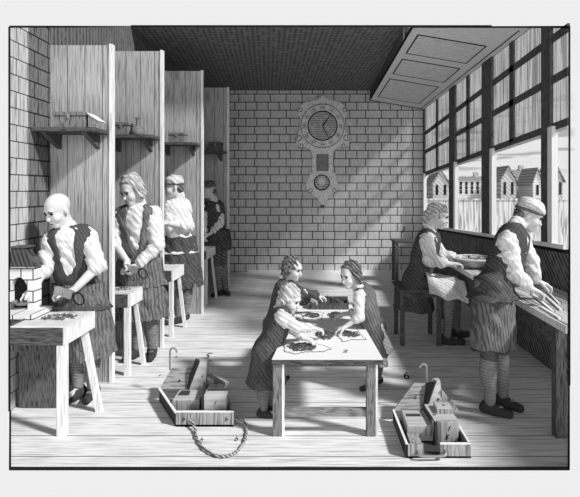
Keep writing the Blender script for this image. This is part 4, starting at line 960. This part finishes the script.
# 5 boy at the back left of the table
J = PJ(head=(293, 269, 4.42), neck=(284, 280, 4.45), sl=(281, 287, 4.32), sr=(290, 286, 4.58), el=(293, 301, 4.34), er=(303, 294, 4.62), wl=(308, 299, 4.45), wr=(317, 296, 4.66),
       pelvis=(275, 325, 4.42), hl=(273, 329, 4.36), hr=(277, 329, 4.48), kl=(273, 350, 4.38), kr=(278, 350, 4.48), al=(273, 373, 4.38), ar=(276, 371, 4.48),
       tl=(1, -.4, 0), tr=(1, -.1, 0), dl=(1, .1, -.25), nl=(0, 0, -1), xl=(0, 1, 0), dr=(1, 0, -.2), nr=(0, 0, -1), xr=(0, -1, 0), front=(1, 0, 0))
person('boy', 'dark coated boy standing at the back left of the sorting table, reaching over it', J, 0.68, 0.006, (.86, -.4, -.25), dress=dict(head=1.22, 
    hair='wig', hairmat='@hair', sleeve=dict(l=1.7, r=1.7), coat_sleeves='lr', slit=0.05, skirt=0.34, flare=0.25, coat='@coat', open=0.1))
# 6 boy at the front left
J = PJ(head=(290, 299, 3.80), neck=(280, 309, 3.80), sl=(281, 317, 3.68), sr=(286, 314, 3.90), el=(296, 327, 3.70), er=(296, 326, 3.98), wl=(313, 328, 3.86), wr=(303, 342, 3.72),
       pelvis=(266, 352, 3.76), hl=(264, 356, 3.72), hr=(269, 356, 3.82), kl=(264, 384, 3.72), kr=(270, 382, 3.84), al=(264, 408, 3.74), ar=(270, 405, 3.85),
       tl=(1, -.25, 0), tr=(1, -.1, 0), dl=(1, .1, -.25), nl=(0, 0, -1), xl=(0, 1, 0), dr=(1, -.2, -.2), nr=(0, 0, -1), xr=(0, 1, 0), front=(1, 0, -.3))
J['wr'] = V(J['wr'][0], 3.72, 0.60); J['er'] = V(J['er'][0]-0.03, 3.82, 0.66)
person('boy', 'fair haired boy in a long coat at the front left corner of the sorting table', J, 0.68, 0.0055, (.86, -.35, -.38), dress=dict(head=1.22, 
    hair='short', hairmat='@hairl', sleeve=dict(l=1.6, r=1.6), coat_sleeves='', slit=0.05, skirt=0.33, flare=0.25, coat='@coat', open=0.06, shirt='@cloth'))
# 7 boy at the right
J = PJ(head=(350, 275, 4.18), neck=(358, 287, 4.24), sl=(359, 296, 4.12), sr=(368, 294, 4.36), el=(359, 317, 4.04), er=(362, 312, 4.40), wl=(345, 327, 4.02), wr=(344, 314, 4.34),
       pelvis=(374, 330, 4.30), hl=(373, 334, 4.25), hr=(377, 334, 4.36), kl=(373, 357, 4.22), kr=(378, 355, 4.34), al=(372, 383, 4.26), ar=(378, 380, 4.38),
       tl=(-1, -.5, 0), tr=(-.7, -.7, 0), dl=(-1, -.1, -.3), nl=(0, 0, -1), xl=(0, -1, 0), dr=(-1, 0, -.2), nr=(0, 0, -1), xr=(0, 1, 0), front=(-1, -.2, 0))
r7 = person('boy', 'curly haired boy in white shirt sleeves at the right side of the sorting table', J, 0.68, 0.006, (-.68, -.62, -.25), dress=dict(head=1.25, 
    hair='wig', hairmat='@hair', sleeve=dict(l=1.15, r=1.5), slit=0.04, skirt=0.30, flare=0.22, coat='@greycoat', apron=None))
s = SDF()
c = J['pelvis']
for i in range(5): s.cone(c+V(0.05, -0.07, 0.06), c+V(0.05+0.022*i, -0.10+0.006*i, -0.27+0.035*i*(i > 2)), 0.012, 0.018, 0.012)
sdf_build('apron_tails', s, *box_of([c+V(0.1, -0.1, -0.12)], 0.24), 0.005, M_cloth, r7, 'pale cloth tails hanging behind')
# 8 seated man at the window bench
J = PJ(head=(438, 216, 5.58), neck=(430, 229, 5.62), sl=(427, 240, 5.45), sr=(431, 238, 5.82), el=(430, 260, 5.38), er=(442, 256, 5.80), wl=(450, 264, 5.42), wr=(455, 257, 5.74),
       pelvis=(417, 280, 5.66), hl=(419, 283, 5.56), hr=(419, 283, 5.76), kl=(451, 287, 5.50), kr=(455, 287, 5.78), al=(447, 336, 5.50), ar=(456, 334, 5.74),
       tl=(1, -.2, 0), tr=(1, .1, 0), dl=(1, .1, 0), nl=(0, 0, -1), xl=(0, 1, .2), dr=(1, -.1, 0), nr=(0, 0, -1), xr=(0, -1, .2), front=(1, 0, 0))
r8 = person('seated_man', 'man seated on the dark stool, reaching into the round basket', J, 1.06, 0.0075, (.93, -.25, -.3), dress=dict(
    hair='tied', hairmat='@hairl', sleeve=dict(l=1.55, r=1.6), slit=0.04, skirt=0.30, skirtdir=nz((-0.12, 0, -1)), flare=0.24, coat='@coat', stock='@stock', breech='@coat'))
s = SDF()
kk = (J['kl']+J['kr'])/2; pp = J['pelvis']+V(0.06, 0, 0.03)
def lap(P, a=pp+V(0, 0, 0.07), b=V(1.50, 5.6, 0.70)):
    # a cloth sheet from the waist over the knees, hanging at its far end
    x = P[:, 0]; t = np.clip((x-a[0])/(b[0]-a[0]), -0.5, 1.4); z = a[2]+(b[2]-a[2])*t-0.06*np.sin(np.pi*np.clip(t, 0, 1))*0.4
    y = P[:, 1]; side_ = np.abs(y-5.62)-0.17; z = z-np.maximum(side_, 0)**1.1*1.3+0.012*np.sin(x*30+y*18)
    return np.maximum(np.maximum(np.abs(P[:, 2]-z)*0.6-0.010, np.abs(y-5.60)-0.30), np.maximum(x-1.60, a[0]-x))
s.fn(lap); sdf_build('apron', s, (1.05, 5.2, 0.4), (1.66, 6.0, 1.0), 0.0075, M_cloth, r8, 'pale apron spread over the lap towards the bench')
# 9 standing man at the bench
J = PJ(head=(529, 215, 3.98), neck=(515, 228, 3.92), sl=(507, 241, 3.76), sr=(521, 238, 4.08), el=(514, 272, 3.74), er=(531, 262, 4.06), wl=(530, 288, 3.80), wr=(536, 281, 4.02),
       pelvis=(493, 290, 3.84), hl=(491, 295, 3.76), hr=(496, 294, 3.93), kl=(489, 350, 3.78), kr=(501, 350, 3.93), al=(490, 398, 3.80), ar=(503, 400, 3.93),
       tl=(.8, -.6, 0), tr=(.6, -.8, 0), dl=(1, .1, -.45), nl=(0, 0, -1), xl=(0, 1, 0), dr=(1, -.1, -.3), nr=(0, 0, -1), xr=(0, -1, 0), front=(1, -.15, 0))
for q in ('al', 'ar'): J[q][2] = 0.09
J['kl'][2] = J['kr'][2] = 0.46
person('standing_man', 'man in a wrapped cap standing at the window bench, handling sticks of type', J, 0.95, 0.006, (.86, -.25, -.45), dress=dict(
    hair='turban', capmat='@cloth', bandmat='@apron', hairmat='@hair', sleeve=dict(l=1.65, r=1.65), slit=0.04, skirt=0.05, coat='@coat', stock='@stock',
    apron=dict(len=0.44, mat='apron', flare=0.185, top=0.150, wrap=0.25), breech='@coat'))
# ladle and casting moulds held by the casters
lc = W(23, 303, 3.80)
t = thing('ladle', 'shallow iron ladle dipping at the furnace mouth, held by the bald caster', 'ladle', lc)
MB().lathe([(0.0, -0.03), (0.045, -0.024), (0.07, 0.0), (0.076, 0.006), (0.066, 0.003), (0.04, -0.016), (0, -0.02)], lc+Vector((0, 0, 0.012)), 24).build('bowl', M_steel, t, smooth=True)
MB().tube([lc+Vector((0.068, 0, 0.01)), W(33, 291, 3.82), W(37, 283, 3.84)], 0.006, 8).build('handle', M_dark, t)
def mould(c, sc, label, d=(1, 0, -.35)):
    t = thing('hand_mould', label, 'type mould', c); c = Vector(c); d = Vector(d).normalized()
    MB().beam(c-d*0.085*sc, c-d*0.01*sc, 0.05*sc, 0.045*sc).build('mould_block', M_mid, t)
    MB().beam(c-d*0.01*sc, c+d*0.05*sc, 0.04*sc, 0.06*sc).build('mould_jaw', M_steel, t)
    u = Vector((0, 0, 1)); rc = c+d*0.10*sc-u*0.01
    MB().tube([rc+(d*math.cos(a)+u*math.sin(a))*0.045*sc for a in [2*math.pi*k/24 for k in range(24)]], 0.006*sc, 6, closed=True).build('spring_ring', M_ink, t)
    return t
mould(W(66, 293, 3.80), 1.0, 'hand mould with wire ring held by the bald caster')
mould(W(133, 269, 4.80), 1.0, 'hand mould with round spring held by the caster in the second booth')
